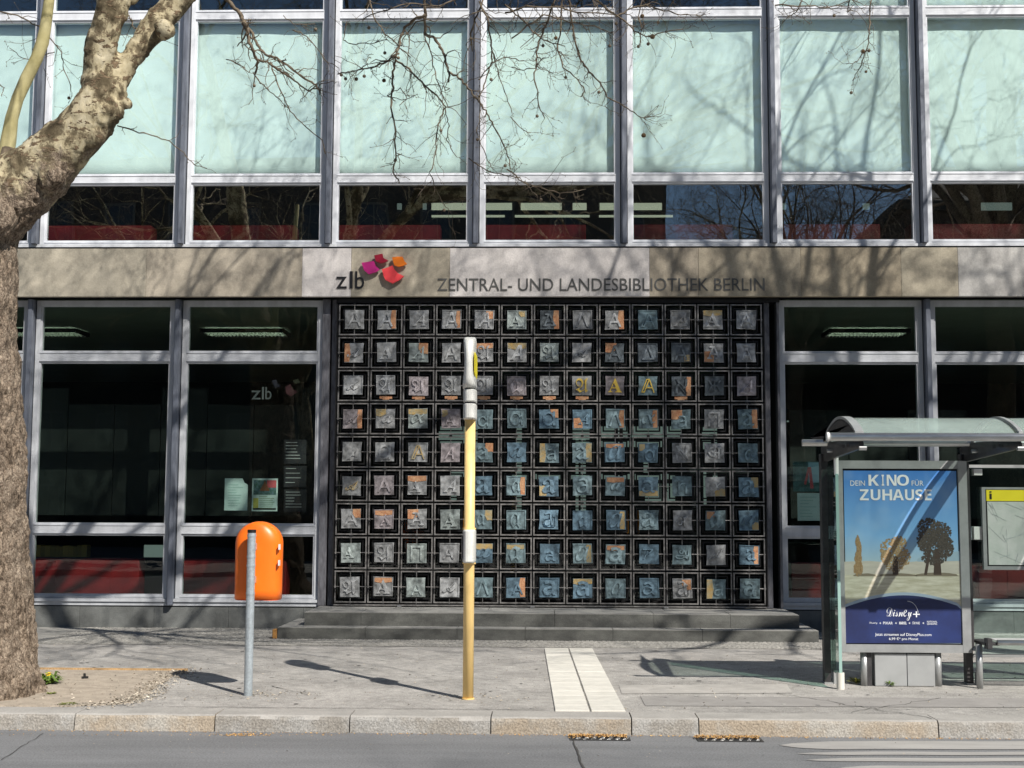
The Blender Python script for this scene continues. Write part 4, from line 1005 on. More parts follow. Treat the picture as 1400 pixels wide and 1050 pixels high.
bm = bmesh.new(); P = [A(1241+15*math.sin(t*.1), 841-19*math.cos(t*.1)+5-5) for t in range(0, 15)]
tube(bm, [(v.x-OX, .018-.0006*6, v.z) for v in P], .0022, 4); obj('arc', bm, M_pw, pos_)
for s, xa, xb in (('𝒟𝒾𝓈𝓃𝑒𝓎', 1189, 1200), ('PIXAR', 1208, 1221), ('𝗠𝗔𝗥𝗩𝗘𝗟', 1230, 1240), ('STAR WARS', 1248, 1258), ('NATIONAL', 1268, 1282)):
    ptext(s, xa, xb, 850.2 if xa != 1268 else 849, 853.8 if xa != 1268 else 851.3)
ptext('GEOGRAPHIC', 1268, 1282, 852, 854.3)
for x in (1204, 1225.5, 1244, 1263): ptext('+', x-1.3, x+1.3, 850.8, 853.4)
ptext('Jetzt streamen auf DisneyPlus.com', 1197, 1274, 866, 870.5)
ptext('6,99 €* pro Monat', 1216, 1256, 871.8, 876.2)

# ================================================================ gullies, litter, weeds
M_leafl = objvary(mat('leaf_litter', (.46, .24, .07), .9, col2=(.62, .40, .16), scale=30), .2); M_iron = mat('cast_iron', (.045, .045, .045), .6, .4)
def gully(pxa, pxb, lab):
    p = gr(pxa, 1012, RZ); q = gr(pxb, 1012, RZ); X0, X1 = p.x, q.x; Yb = -7.96
    t = tag(empty('gully_grate', ((X0+X1)/2, Yb-.1, RZ)), lab, 'drain grate'); w_ = (X1-X0)/2
    bm = bmesh.new(); bx(bm, -w_, w_, -.12, -.10, -.03, .006); bx(bm, -w_, -w_+.02, -.10, .05, -.03, .006); bx(bm, w_-.02, w_, -.10, .05, -.03, .006); obj('frame', bm, M_iron, t)
    bm = bmesh.new(); bx(bm, -w_+.02, w_-.02, -.10, .05, -.02, .0015); obj('pit', bm, M_groove, t)
    n = 7
    for k_ in range(n):
        x = -w_+.06+(2*w_-.1)*k_/(n-1)-.02
        bm = bmesh.new(); vs = [(x, -.10), (x+.022, -.10), (x+.05, .0), (x+.028, .0)]; poly_z(bm, vs, 0.0016, .008); obj('bar', bm, speckle(mat('gully_bar', (.17, .165, .155), .8), 60, .2), t)
    bm = bmesh.new(); rr = random.Random(pxa)
    for k_ in range(420):
        x = rr.uniform(-w_-.01, w_-.02); y = .055-abs(rr.gauss(0, .035)); s = rr.uniform(.006, .016); z = rr.uniform(.004, .022)
        a = rr.uniform(0, 6.3); c, s_ = math.cos(a)*s, math.sin(a)*s
        bm.faces.new([bm.verts.new(v) for v in ((x-c, y-s_, z), (x+s_*.5, y-c*.5, z+rr.uniform(0, .012)), (x+c, y+s_, z+rr.uniform(-.003, .01)), (x-s_*.5, y+c*.5, z+.006))])
    o = obj('leaf_litter', bm, M_leafl, t); o['kind'] = 'stuff'
gully(779, 862, 'black toothed gully grate with orange leaf litter left of the kerb joint')
gully(953, 1042, 'black toothed gully grate with orange leaf litter further right, nearer the bus shelter')
bm = bmesh.new(); rr = random.Random(77)
def fleck(bm, x, y, z, s):
    a = rr.uniform(0, 6.3); c, d = math.cos(a)*s, math.sin(a)*s
    bm.faces.new([bm.verts.new(v) for v in ((x-c, y-d, z), (x+d*.6, y-c*.6, z+rr.uniform(0, s)), (x+c, y+d, z+rr.uniform(0, s*.6)), (x-d*.6, y+c*.6, z))])
for k_ in range(900): fleck(bm, rr.uniform(-5.5, 6), -7.93-abs(rr.gauss(0, .03)), RZ+.003, rr.uniform(.003, .010))
for k_ in range(500):
    p = gr(rr.choice([rr.gauss(332, 18), rr.uniform(0, 1400)]), rr.uniform(1003, 1006), RZ+.005); fleck(bm, p.x, p.y, RZ+.004, rr.uniform(.003, .009))
tag(obj('leaf_litter', bm, M_leafl), 'fine orange leaf crumbs lying in the gutter along the kerb', 'leaf litter', kind='stuff')
bm = bmesh.new()
for k_ in range(1500): fleck(bm, rr.uniform(-5.6, 6.2), rr.uniform(-7.5, -2.4), .006, rr.uniform(.003, .013))
for k_ in range(1300):
    p = sb[rr.randrange(len(sb)-1)]; q = sb[min(len(sb)-1, sb.index(p)+1)]; t = rr.random(); fleck(bm, p.x+(q.x-p.x)*t+rr.gauss(0, .10), p.y+(q.y-p.y)*t+rr.gauss(0, .10), .012, rr.uniform(.004, .018))
for k_ in range(60): fleck(bm, gr(640, 955).x+rr.gauss(0, .25), gr(640, 955).y+rr.gauss(0, .15), .008, rr.uniform(.006, .016))
for k_ in range(120): fleck(bm, gr(345, 950).x+rr.gauss(0.1, .25), gr(345, 950).y+rr.gauss(0, .15), .008, rr.uniform(.006, .016))
for k_ in range(420): fleck(bm, rr.uniform(-5.6, -2.9), rr.uniform(-7.5, -5.1), .014, rr.uniform(.004, .014))
for k_ in range(300): fleck(bm, rr.uniform(-5.6, 6.2), rr.uniform(-8.9, -8.0), RZ+.003, rr.uniform(.002, .008))
tag(obj('ground_debris', bm, speckle(mat('debris', (.34, .30, .24), .9, var=.5, scale=15), 30, .3)), 'scattered crumbs and bits of bark on pavement, soil and road', 'debris', kind='stuff')
bm = bmesh.new()
for k_ in range(170):
    x, y, r0_ = rr.uniform(-5.4, 6.2), rr.uniform(-7.5, -2.5), rr.uniform(.010, .028)
    bm.faces.new([bm.verts.new((x+r0_*math.cos(j*.9)*rr.uniform(.8, 1.1), y+r0_*math.sin(j*.9)*rr.uniform(.8, 1.1), .0052)) for j in range(7)])
bmesh.ops.recalc_face_normals(bm, faces=bm.faces)
o = obj('gum_spots', bm, mat('gum_spot', (.13, .125, .12), .8, col2=(.45, .44, .41), scale=1.7, thr=(.49, .51)), pav); o['kind'] = 'stuff'
# pale wavy bands laid over the road colour at the right
M_rband = mat('pale_road_band', (.30, .29, .275), .75, col2=(.385, .372, .35), scale=3, stretch=(.5, 3, 1), bump=.1)
def rp_(pts): return [tuple(gr(x, y, RZ)[:2]) for x, y in pts]
mk = tag(empty('road_bands', (4, -8.3, RZ+.004)), kind='structure')
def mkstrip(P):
    o = sheet('road_band', P, RZ+.0045, M_rband, None, None); o.parent = mk; o.matrix_parent_inverse = Matrix.Translation(-Vector(mk.location))
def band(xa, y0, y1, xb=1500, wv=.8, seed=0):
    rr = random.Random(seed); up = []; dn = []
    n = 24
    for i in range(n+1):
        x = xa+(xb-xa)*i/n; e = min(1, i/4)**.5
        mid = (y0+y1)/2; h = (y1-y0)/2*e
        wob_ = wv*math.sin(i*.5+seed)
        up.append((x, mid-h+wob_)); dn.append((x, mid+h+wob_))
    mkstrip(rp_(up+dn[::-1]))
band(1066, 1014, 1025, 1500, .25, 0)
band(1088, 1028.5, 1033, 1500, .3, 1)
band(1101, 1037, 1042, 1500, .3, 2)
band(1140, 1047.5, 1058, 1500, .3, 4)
# weeds
def leafm(name, c): return mat(name, c, .6, var=.25, scale=30)
M_weed = leafm('weed_green', (.10, .16, .025)); M_moss = leafm('moss_green', (.16, .18, .04)); M_flow = mat('dandelion_yellow', (.85, .55, .02), .6)
def weed(x, y, z, n, s, seed, lab, cat='plant', mt=None, flowers=0, up=1.0, spread=1.0):
    rr = random.Random(seed); t = tag(empty('dandelion' if flowers else 'weed', (x, y, z)), lab, cat); bm = bmesh.new()
    for k_ in range(n):
        a = rr.uniform(0, 6.3); l = s*rr.uniform(.5, 1.1); h = l*rr.uniform(.2, .9)*up; wd = l*.16; d = Vector((math.cos(a), math.sin(a), 0)); p = Vector((-d.y, d.x, 0)); o = d*rr.uniform(0, s*.4*spread)
        b0 = o; b1 = o+d*l*.5+Vector((0, 0, h)); b2 = o+d*l+Vector((0, 0, h*rr.uniform(.4, .9)))
        v = [bm.verts.new(q) for q in (b0-p*wd*.3, b0+p*wd*.3, b1+p*wd, b1-p*wd, b2)]
        bm.faces.new(v[:4]); bm.faces.new((v[3], v[2], v[4]))
    obj('leaves', bm, mt or M_weed, t)
    for f in range(flowers):
        a = rr.uniform(0, 6.3); q = Vector((math.cos(a)*s*.35, math.sin(a)*s*.35, s*rr.uniform(.55, .9)*up)); bm = bmesh.new()
        for j in range(9):
            th = j*.7; r = .022; bm.faces.new([bm.verts.new(q+Vector(v)) for v in ((0, 0, .004), (math.cos(th)*r, math.sin(th)*r, .012), (math.cos(th+.5)*r, math.sin(th+.5)*r, .010))])
        tube(bm, [q, q-Vector((0, 0, .012))], .010, 6); obj('flower', bm, M_flow, t)
p = gr(66, 936); weed(p.x, p.y, .01, 110, .12, 1, 'dandelion clump with yellow flowers at the foot of the tree', 'plant', flowers=3)
p = gr(70, 950); weed(p.x, p.y, .01, 60, .045, 2, 'tiny green weed in the soil just below the dandelion clump', 'plant', M_moss, 0, .4)
p = gr(93, 964); weed(p.x, p.y, .01, 160, .035, 3, 'low strip of green moss beside the kerb near the tree', 'moss', M_moss, 0, .3, 4.5)
p = gr(1171, 935); weed(p.x, p.y, .01, 60, .08, 4, 'yellow green weed left of the advertising board leg', 'plant', leafm('weed_yellow', (.22, .22, .03)), 0, .8)
p = gr(1217, 938); weed(p.x, p.y, .01, 50, .06, 5, 'small green weed at the foot of the grey cabinet doors', 'plant', M_weed, 0, .8)
bm = bmesh.new(); p = gr(116, 929); bx(bm, p.x-.03, p.x+.03, p.y-.02, p.y+.02, .01, .03); bx(bm, p.x-.015, p.x+.005, p.y-.02, p.y+.01, .031, .06); bmesh.ops.rotate(bm, cent=(p.x, p.y, 0), matrix=Matrix.Rotation(.5, 3, 'Z'), verts=bm.verts)
tag(obj('bark_scrap', bm, M_black), 'small black scrap lying on the soil beside the tree', 'scrap')
bm = bmesh.new(); bx(bm, 3.66, 4.06, -6.06, -5.5, .002, .02, 0, .01)

# ================================================================ trees
def bark(name, lo):
    m_ = bpy.data.materials.new(name); m_.use_nodes = True; n = m_.node_tree.nodes; L = m_.node_tree.links; b = n['Principled BSDF']; b.inputs['Roughness'].default_value = .88; b.inputs['Specular IOR Level'].default_value = .25
    g = n.new('ShaderNodeNewGeometry'); pos = g.outputs['Position']
    def noise(sc_, det, st=None):
        t = n.new('ShaderNodeTexNoise'); t.inputs['Scale'].default_value = sc_; t.inputs['Detail'].default_value = det; t.inputs['Roughness'].default_value = .72
        if st:
            mp = n.new('ShaderNodeMapping'); mp.inputs['Scale'].default_value = st; L.new(pos, mp.inputs[0]); L.new(mp.outputs[0], t.inputs['Vector'])
        else: L.new(pos, t.inputs['Vector'])
        return t.outputs[0]
    def ramp(src, els):
        r = n.new('ShaderNodeValToRGB'); L.new(src, r.inputs[0]); r.color_ramp.elements[0].position = els[0][0]; r.color_ramp.elements[0].color = (*els[0][1], 1)
        r.color_ramp.elements[1].position = els[-1][0]; r.color_ramp.elements[1].color = (*els[-1][1], 1)
        for p_, c in els[1:-1]: e = r.color_ramp.elements.new(p_); e.color = (*c, 1)
        return r.outputs[0]
    def mix(f, a, b_):
        x = n.new('ShaderNodeMix'); x.data_type = 'RGBA'; L.new(f, x.inputs[0]); L.new(a, x.inputs[6]); L.new(b_, x.inputs[7]); return x.outputs[2]
    smooth = ramp(noise(3.6, 5, (1, 1, .7)), [(.385, (.085, .066, .038)), (.47, (.18, .145, .09)), (.515, (.42, .36, .23)), (.70, (.58, .52, .38))])
    flake = ramp(noise(9, 3, (1, 1, 2)), [(.56, (0, 0, 0)), (.60, (1, 1, 1))]); dark = ramp(noise(30, 4), [(.3, (.09, .06, .035)), (.7, (.22, .16, .10))])
    up = mix(flake, smooth, dark)
    v = n.new('ShaderNodeTexVoronoi'); v.feature = 'DISTANCE_TO_EDGE'; v.inputs['Scale'].default_value = 30
    mpv = n.new('ShaderNodeMapping'); mpv.inputs['Scale'].default_value = (1.2, 1.2, .45)
    wv = n.new('ShaderNodeTexNoise'); wv.inputs['Scale'].default_value = 14; L.new(pos, wv.inputs['Vector']); av = n.new('ShaderNodeMix'); av.data_type = 'VECTOR'; av.inputs[0].default_value = .10
    L.new(pos, av.inputs[4]); L.new(wv.outputs['Color'], av.inputs[5]); L.new(av.outputs[1], mpv.inputs[0]); L.new(mpv.outputs[0], v.inputs['Vector'])
    rough = ramp(noise(26, 7, (1, 1, .5)), [(.36, (.030, .021, .014)), (.46, (.12, .088, .062)), (.56, (.29, .225, .165)), (.70, (.46, .38, .29))])
    crk = ramp(v.outputs[0], [(.0, (.10, .07, .05)), (.06, (1, 1, 1))])
    mu_ = n.new('ShaderNodeMix'); mu_.data_type = 'RGBA'; mu_.blend_type = 'MULTIPLY'; mu_.inputs[0].default_value = .8; rough = mix(ramp(noise(3.3, 5), [(.40, (0, 0, 0)), (.62, (.75, .75, .75))]), rough, ramp(noise(40, 4), [(.38, (.14, .10, .072)), (.62, (.50, .415, .32))])); L.new(rough, mu_.inputs[6]); L.new(crk, mu_.inputs[7]); rough = mu_.outputs[2]
    sx_ = n.new('ShaderNodeSeparateXYZ'); L.new(pos, sx_.inputs[0])
    ad_ = n.new('ShaderNodeMath'); ad_.operation = 'MULTIPLY_ADD'; L.new(noise(2.2, 4), ad_.inputs[0]); ad_.inputs[1].default_value = 1.6; L.new(sx_.outputs[2], ad_.inputs[2])
    # the rough lower bark gives way to smooth flaking bark (and reaches further on the underside side of the bough)
    mx_ = n.new('ShaderNodeMath'); mx_.operation = 'MULTIPLY_ADD'; L.new(sx_.outputs[0], mx_.inputs[0]); mx_.inputs[1].default_value = -.55; L.new(ad_.outputs[0], mx_.inputs[2])
    mr = n.new('ShaderNodeMapRange'); mr.inputs[1].default_value = lo; mr.inputs[2].default_value = lo+.18; L.new(mx_.outputs[0], mr.inputs[0])
    c = mix(mr.outputs[0], rough, up); L.new(c, b.inputs['Base Color'])
    bp = n.new('ShaderNodeBump'); bp.inputs['Strength'].default_value = .9; bp.inputs['Distance'].default_value = .03
    hh = n.new('ShaderNodeMath'); hh.operation = 'ADD'; L.new(noise(35, 6, (1, 1, .5)), hh.inputs[0]); L.new(flake, hh.inputs[1]); 
    h2 = n.new('ShaderNodeMath'); h2.operation = 'MULTIPLY_ADD'; L.new(v.outputs[0], h2.inputs[0]); h2.inputs[1].default_value = .8; L.new(noise(35, 6, (1, 1, .5)), h2.inputs[2])
    h3 = n.new('ShaderNodeMix'); L.new(mr.outputs[0], h3.inputs[0]); L.new(h2.outputs[0], h3.inputs[2]); hs = n.new('ShaderNodeMath'); hs.operation = 'MULTIPLY'; hs.inputs[1].default_value = .35; L.new(hh.outputs[0], hs.inputs[0]); L.new(hs.outputs[0], h3.inputs[3])
    L.new(h3.outputs[0], bp.inputs['Height']); L.new(bp.outputs[0], b.inputs['Normal'])
    return m_
M_bark = bark('plane_bark', 7.55)
M_twig = mat('twig_bark', (.085, .062, .042), .85, col2=(.20, .16, .11), scale=12)
M_ball = mat('seed_ball', (.12, .075, .035), .95, bump=.5, bscale=200)
TW = []                                             # collected twigs: (points, radii)
def visible(p):
    d = p-CAM_C; z = d.dot(_F)
    if z < .5: return False
    return abs(d.dot(_R2)/z) < .42 and abs(d.dot(_U2)/z) < .300
def grow(rr, p, d, r, ln, lvl, maxl, out, nch, droop):
    n = max(3, int(ln/(.34 if lvl < 2 else .16))); n = min(n, 9); pts = [p.copy()]; rad = [r]
    d = d.normalized(); wob_ = (.10, .16, .26, .34, .4)[min(lvl, 4)]
    q = p.copy()
    for i in range(n):
        d = (d+Vector((rr.gauss(0, wob_), rr.gauss(0, wob_), rr.gauss(0, wob_)+(.06 if lvl < 2 else droop)))).normalized()
        q = q+d*(ln/n)
        if visible(q):
            break
        pts.append(q.copy()); rad.append(r*(1-.72*(i+1)/n))
    if len(pts) < 2: return
    out.append((lvl, pts, rad))
    if lvl >= maxl: return
    k = nch[lvl]
    for c in range(k):
        f = (.25+.75*(c+rr.random())/k); i = min(len(pts)-1, max(1, int(f*(len(pts)-1)+.5)))
        dd = (pts[i]-pts[i-1]).normalized(); ax = dd.orthogonal().normalized(); ax = Matrix.Rotation(rr.uniform(0, 6.28), 3, dd) @ ax
        nd = Matrix.Rotation(rr.uniform(.5, 1.05), 3, ax) @ dd
        grow(rr, pts[i], nd, max(rad[i]*rr.uniform(.5, .7), .0028), ln*rr.uniform(.42, .66), lvl+1, maxl, out, nch, droop)
    grow(rr, pts[-1], dd if k else d, max(rad[-1]*.9, .0028), ln*.6, lvl+1, maxl, out, nch, droop)
def build_tree(name, base, lab, trunk_pts, trunk_r, limbs, seed, maxl=4, nch=(5, 5, 5, 4), droop=-.03, trunk_mesh=None, balls=True, sides=(10, 8, 5, 3, 3), group=None):
    t = tag(empty(name, base), lab, 'tree', group); B = Vector(base); rr = random.Random(seed); out = []
    for (p, d, r, ln) in limbs: grow(rr, Vector(p), Vector(d), r, ln, 0, maxl, out, nch, droop)
    if trunk_mesh is None:
        bm = bmesh.new(); tube(bm, [Vector(p)-B for p in trunk_pts], trunk_r, 20); obj('trunk', bm, M_bark, t, smooth=True)
    big = [o_ for o_ in out if o_[0] == 0]
    for (_, pts, rad) in big:
        bm = bmesh.new(); tube(bm, [p-B for p in pts], rad, 12); obj('limb', bm, M_bark, t, smooth=True)
    bm = bmesh.new()
    for (lv, pts, rad) in out:
        if lv == 1 or lv == 2: tube(bm, [p-B for p in pts], rad, sides[lv], cap=False)
    o = obj('branches', bm, M_bark, t, smooth=True); o['kind'] = 'stuff'
    bm = bmesh.new()
    for (lv, pts, rad) in out:
        if lv >= 3: tube(bm, [p-B for p in pts], rad, 3, cap=False)
    o = obj('twigs', bm, M_twig, t); o['kind'] = 'stuff'
    if balls:
        bm = bmesh.new(); tips = [pts[-1] for (lv, pts, rad) in out if lv >= 3]
        for p in rr.sample(tips, min(len(tips), 90)):
            q = p-Vector((0, 0, rr.uniform(.08, .16)))
            if visible(q): continue
            bmesh.ops.create_icosphere(bm, subdivisions=1, radius=.017, matrix=Matrix.Translation(q-B)); tube(bm, [p-B, q-B], .0015, 3, cap=False)
        o = obj('seed_balls', bm, M_ball, t); o['kind'] = 'stuff'
    return t

# --- the plane tree on the left: trunk, bough and fork as one skin
YT = -6.75
T0 = at(-45, 940, YT); TB = (T0.x, YT, 0)
mpp = (T0-at(-46, 940, YT)).length
def tp(x, y, dy=0): return at(x, y, YT+dy)
trunk_path = [(-48, 975, 118), (-47, 950, 108), (-46, 930, 96), (-45, 900, 90), (-44, 850, 84), (-43, 780, 79), (-42, 700, 74), (-41, 600, 69), (-41, 500, 64), (-41, 420, 61), (-41, 350, 62), (-42, 290, 60), (-60, 220, 48), (-85, 140, 42), (-105, 40, 36), (-120, -80, 30), (-130, -220, 24)]
boughA = [(-42, 330, 52), (-12, 292, 52), (25, 258, 48), (62, 226, 43), (92, 197, 38), (118, 168, 34), (138, 138, 31), (148, 110, 26)]
boughA2 = [(136, 140, 27), (134, 110, 22), (137, 80, 20.5), (145, 45, 20), (156, 0, 19.5), (168, -60, 18), (185, -140, 16), (200, -240, 14)]
boughB = [(146, 138, 24), (160, 112, 16), (177, 84, 17), (196, 56, 17.5), (216, 32, 18), (246, -2, 18), (290, -48, 16), (350, -105, 14), (420, -160, 12)]
bm = bmesh.new()
def sk_tube(P, dys=0, k=24):
    pts = [tp(x, y, (dys*i)) for i, (x, y, r) in enumerate(P)]; rad = [r*mpp for (_, _, r) in P]
    # resample smoothly
    out = []; ro = []
    for i in range(len(pts)-1):
        p0 = pts[max(i-1, 0)]; p1 = pts[i]; p2 = pts[i+1]; p3 = pts[min(i+2, len(pts)-1)]
        for s in range(5):
            t = s/5; out.append(.5*((2*p1)+(p2-p0)*t+(2*p0-5*p1+4*p2-p3)*t*t+(3*p1-p0-3*p2+p3)*t**3)); ro.append(rad[i]*(1-t)+rad[i+1]*t)
    out.append(pts[-1]); ro.append(rad[-1]); tube(bm, out, ro, k); return out, ro
tr_pts, _ = sk_tube(trunk_path, 0); sk_tube(boughA, -.01); a2, _ = sk_tube(boughA2, -.03); b2, _ = sk_tube(boughB, .04)
for (x, y, r, dy) in ((163, 128, 12, -.06), (150, 150, 17, -.12), (165, 140, 8, -.1), (128, 188, 13, -.15), (70, 240, 22, -.2), (225, 40, 15, -.02), (180, -2, 8, 0), (-10, 300, 30, -.25), (52, 262, 14, -.15), (172, 142, 7, -.1),
                      (88, 232, 10, -.14), (20, 930, 34, -.05), (-10, 945, 50, -.25), (30, 948, 22, .0)):
    q = tp(x, y, dy); bmesh.ops.create_icosphere(bm, subdivisions=3, radius=r*mpp, matrix=Matrix.Translation(q))
me = bpy.data.meshes.new('trunk_raw'); bm.to_mesh(me); bm.free()
o = link('trunk_raw', me); md = o.modifiers.new('r', 'REMESH'); md.mode = 'VOXEL'; md.voxel_size = .016; md.use_smooth_shade = True
ms_ = o.modifiers.new('s', 'SMOOTH'); ms_.iterations = 7; ms_.factor = .5
dg = bpy.context.evaluated_depsgraph_get(); dg.update(); me2 = bpy.data.meshes.new_from_object(o.evaluated_get(dg)); bpy.data.objects.remove(o)
B = Vector(TB)
nv = [v.normal.copy() for v in me2.vertices]
for v, nn in zip(me2.vertices, nv):
    p = v.co; low = max(0.0, min(1.0, (5.25-p.z-.35*(p.x+4))/.8))
    h = .030*mn.noise(p*2.6)+.012*mn.noise(p*7)
    rid = 1-abs(mn.noise(Vector((p.x*11, p.y*11, p.z*4.5)))); h += low*(.034*(rid-.75)*2+.014*mn.noise(Vector((p.x*28, p.y*28, p.z*14))))
    fl = mn.noise(Vector((p.x*8, p.y*8, p.z*11))+Vector((3, 1, 5)))
    h += (1-low)*(.010 if fl > .12 else 0)
    burl = math.exp(-((p-tp(150, 150, -.1)).length/.17)**2)+.7*math.exp(-((p-tp(55, 255, -.1)).length/.22)**2); h += burl*.05*mn.noise(p*15)
    v.co = p+nn*h-B
me2.materials.clear(); me2.materials.append(M_bark)
for p_ in me2.polygons: p_.use_smooth = True
rl = random.Random(5)
limbsL = [(tr_pts[-1], (-.3, .1, 1), .15, 4.2), (tr_pts[-12], (-.9, -.5, .8), .10, 3.8), (tr_pts[-12], (-.4, .9, .7), .10, 3.8), (tr_pts[-20], (-.9, .3, .5), .09, 3.6),
          (a2[-1], (.25, .15, 1), .095, 4.2), (a2[-8], (-.2, .8, .8), .06, 3.2), (a2[-4], (.3, -.8, .8), .06, 3.2), (b2[-1], (.9, .1, .75), .085, 4.4), (b2[-4], (.6, .9, .7), .055, 3.6), (b2[-1], (.5, -.5, 1), .07, 3.8), (b2[-6], (.5, .3, 1.1), .055, 3.5), (b2[-1], (1, -.32, .14), .12, 7.8), (b2[-1], (.9, -.75, .2), .11, 6.4), (b2[-1], (1, -.55, .10), .10, 7.0), (b2[-1], (1, .05, .28), .055, 4.6), (b2[-1], (1, -.1, .45), .07, 6.5)]
plane = build_tree('plane_tree', TB, 'leafless plane tree with rough trunk and leaning pale bough at the left edge', None, None, limbsL, 21, trunk_mesh=True, nch=(6, 6, 5, 4))
link('trunk', me2, plane)
# slender pale shoot left of the bough
bm = bmesh.new(); P = [(-30, 285, 12), (-5, 255, 10), (6, 228, 10), (11, 195, 11), (16, 162, 9), (24, 135, 8.5), (36, 108, 9), (50, 80, 8.5), (58, 58, 9), (62, 38, 8), (66, 10, 7.5), (72, -40, 6.5), (80, -120, 5)]
tube(bm, [tp(x, y, .5)-B for x, y, _ in P], [r*mpp*1.05 for _, _, r in P], 12)
for v in bm.verts: v.co += v.normal*0
obj('branch', bm, mat('young_plane_bark', (.34, .30, .13), .8, col2=(.50, .45, .24), scale=3, bump=.2), plane, smooth=True)
bm = bmesh.new(); tube(bm, [tp(1, 245, .42)-B, tp(8, 224, .42)-B, tp(12, 204, .45)-B], [.08*.9, .078, .066], 10); 
obj('rough_bark_patch', bm, M_twig, plane, smooth=True)

# --- hanging twigs traced along the facade
YW = -6.0
def twig_path(name, P, w0, w1, side=1.0, seed=0, parent=None, Y=YW, n_side=None, balls=0, mt=None):
    rr = random.Random(seed); pts = []; d0 = 0; zoff = rr.uniform(-.3, .3)
    raw = []
    for i in range(len(P)-1):
        for s in range(4):
            t = s/4; raw.append((P[i][0]*(1-t)+P[i+1][0]*t, P[i][1]*(1-t)+P[i+1][1]*t))
    raw.append(P[-1]); N = len(raw)
    for i, (x, y) in enumerate(raw): pts.append(at(x+rr.uniform(-1.3, 1.3), y+rr.uniform(-1.3, 1.3), Y+zoff+.4*math.sin(i*.25+seed)*.3))
    rad = [(w0+(w1-w0)*i/(N-1))*mpp*.5*1.05 for i in range(N)]
    for i in range(N):
        if i % 3 == 2: rad[i] *= 1.25
    bm = bmesh.new(); tube(bm, [p-B for p in pts], rad, 6)
    L_ = sum((pts[i+1]-pts[i]).length for i in range(N-1))
    ns = n_side if n_side is not None else int(L_/.075*side)
    for k in range(ns):
        i = rr.randrange(1, N); p = pts[i]; dd = (pts[i]-pts[i-1]).normalized()
        ax = Matrix.Rotation(rr.uniform(0, 6.28), 3, dd) @ dd.orthogonal().normalized()
        nd = (Matrix.Rotation(rr.uniform(.5, 1.2), 3, ax) @ dd); q = p.copy(); sp_ = [p-B]; ln = rr.uniform(.06, .34)*(1 if rr.random() < .8 else 1.7); m_ = 5
        rr_ = max(rad[i]*.55, .0022)
        for s in range(m_):
            nd = (nd+Vector((rr.gauss(0, .30), rr.gauss(0, .30), rr.gauss(0, .30)-.02))).normalized(); q = q+nd*ln/m_; sp_.append(q-B)
            if rr.random() < .35:
                e = q+(nd+Vector((rr.gauss(0, .8), rr.gauss(0, .8), rr.gauss(0, .8)))).normalized()*rr.uniform(.02, .09); tube(bm, [q-B, (q+e)/2-B+Vector((0, 0, .004)), e-B], [.0022, .0018, .0016], 3, cap=False)
                tube(bm, [e-B, e-B+Vector((rr.uniform(-.006, .006), 0, .010))], [.004, .0015], 4)
        tube(bm, sp_, [rr_*(1-.5*s/m_) for s in range(m_+1)], 4, cap=False)
        tube(bm, [sp_[-1], sp_[-1]+nd*.014], [.0045, .0015], 4)
    for k in range(balls):
        i = rr.randrange(N//2, N); p = pts[i]; q = p-Vector((rr.uniform(-.03, .03), 0, rr.uniform(.06, .14)))
        tube(bm, [p-B, q-B], .0016, 3, cap=False); bmesh.ops.create_icosphere(bm, subdivisions=2, radius=.017, matrix=Matrix.Translation(q-B))
    return obj(name, bm, mt or M_twig, plane, smooth=True)
M_bough = M_twig
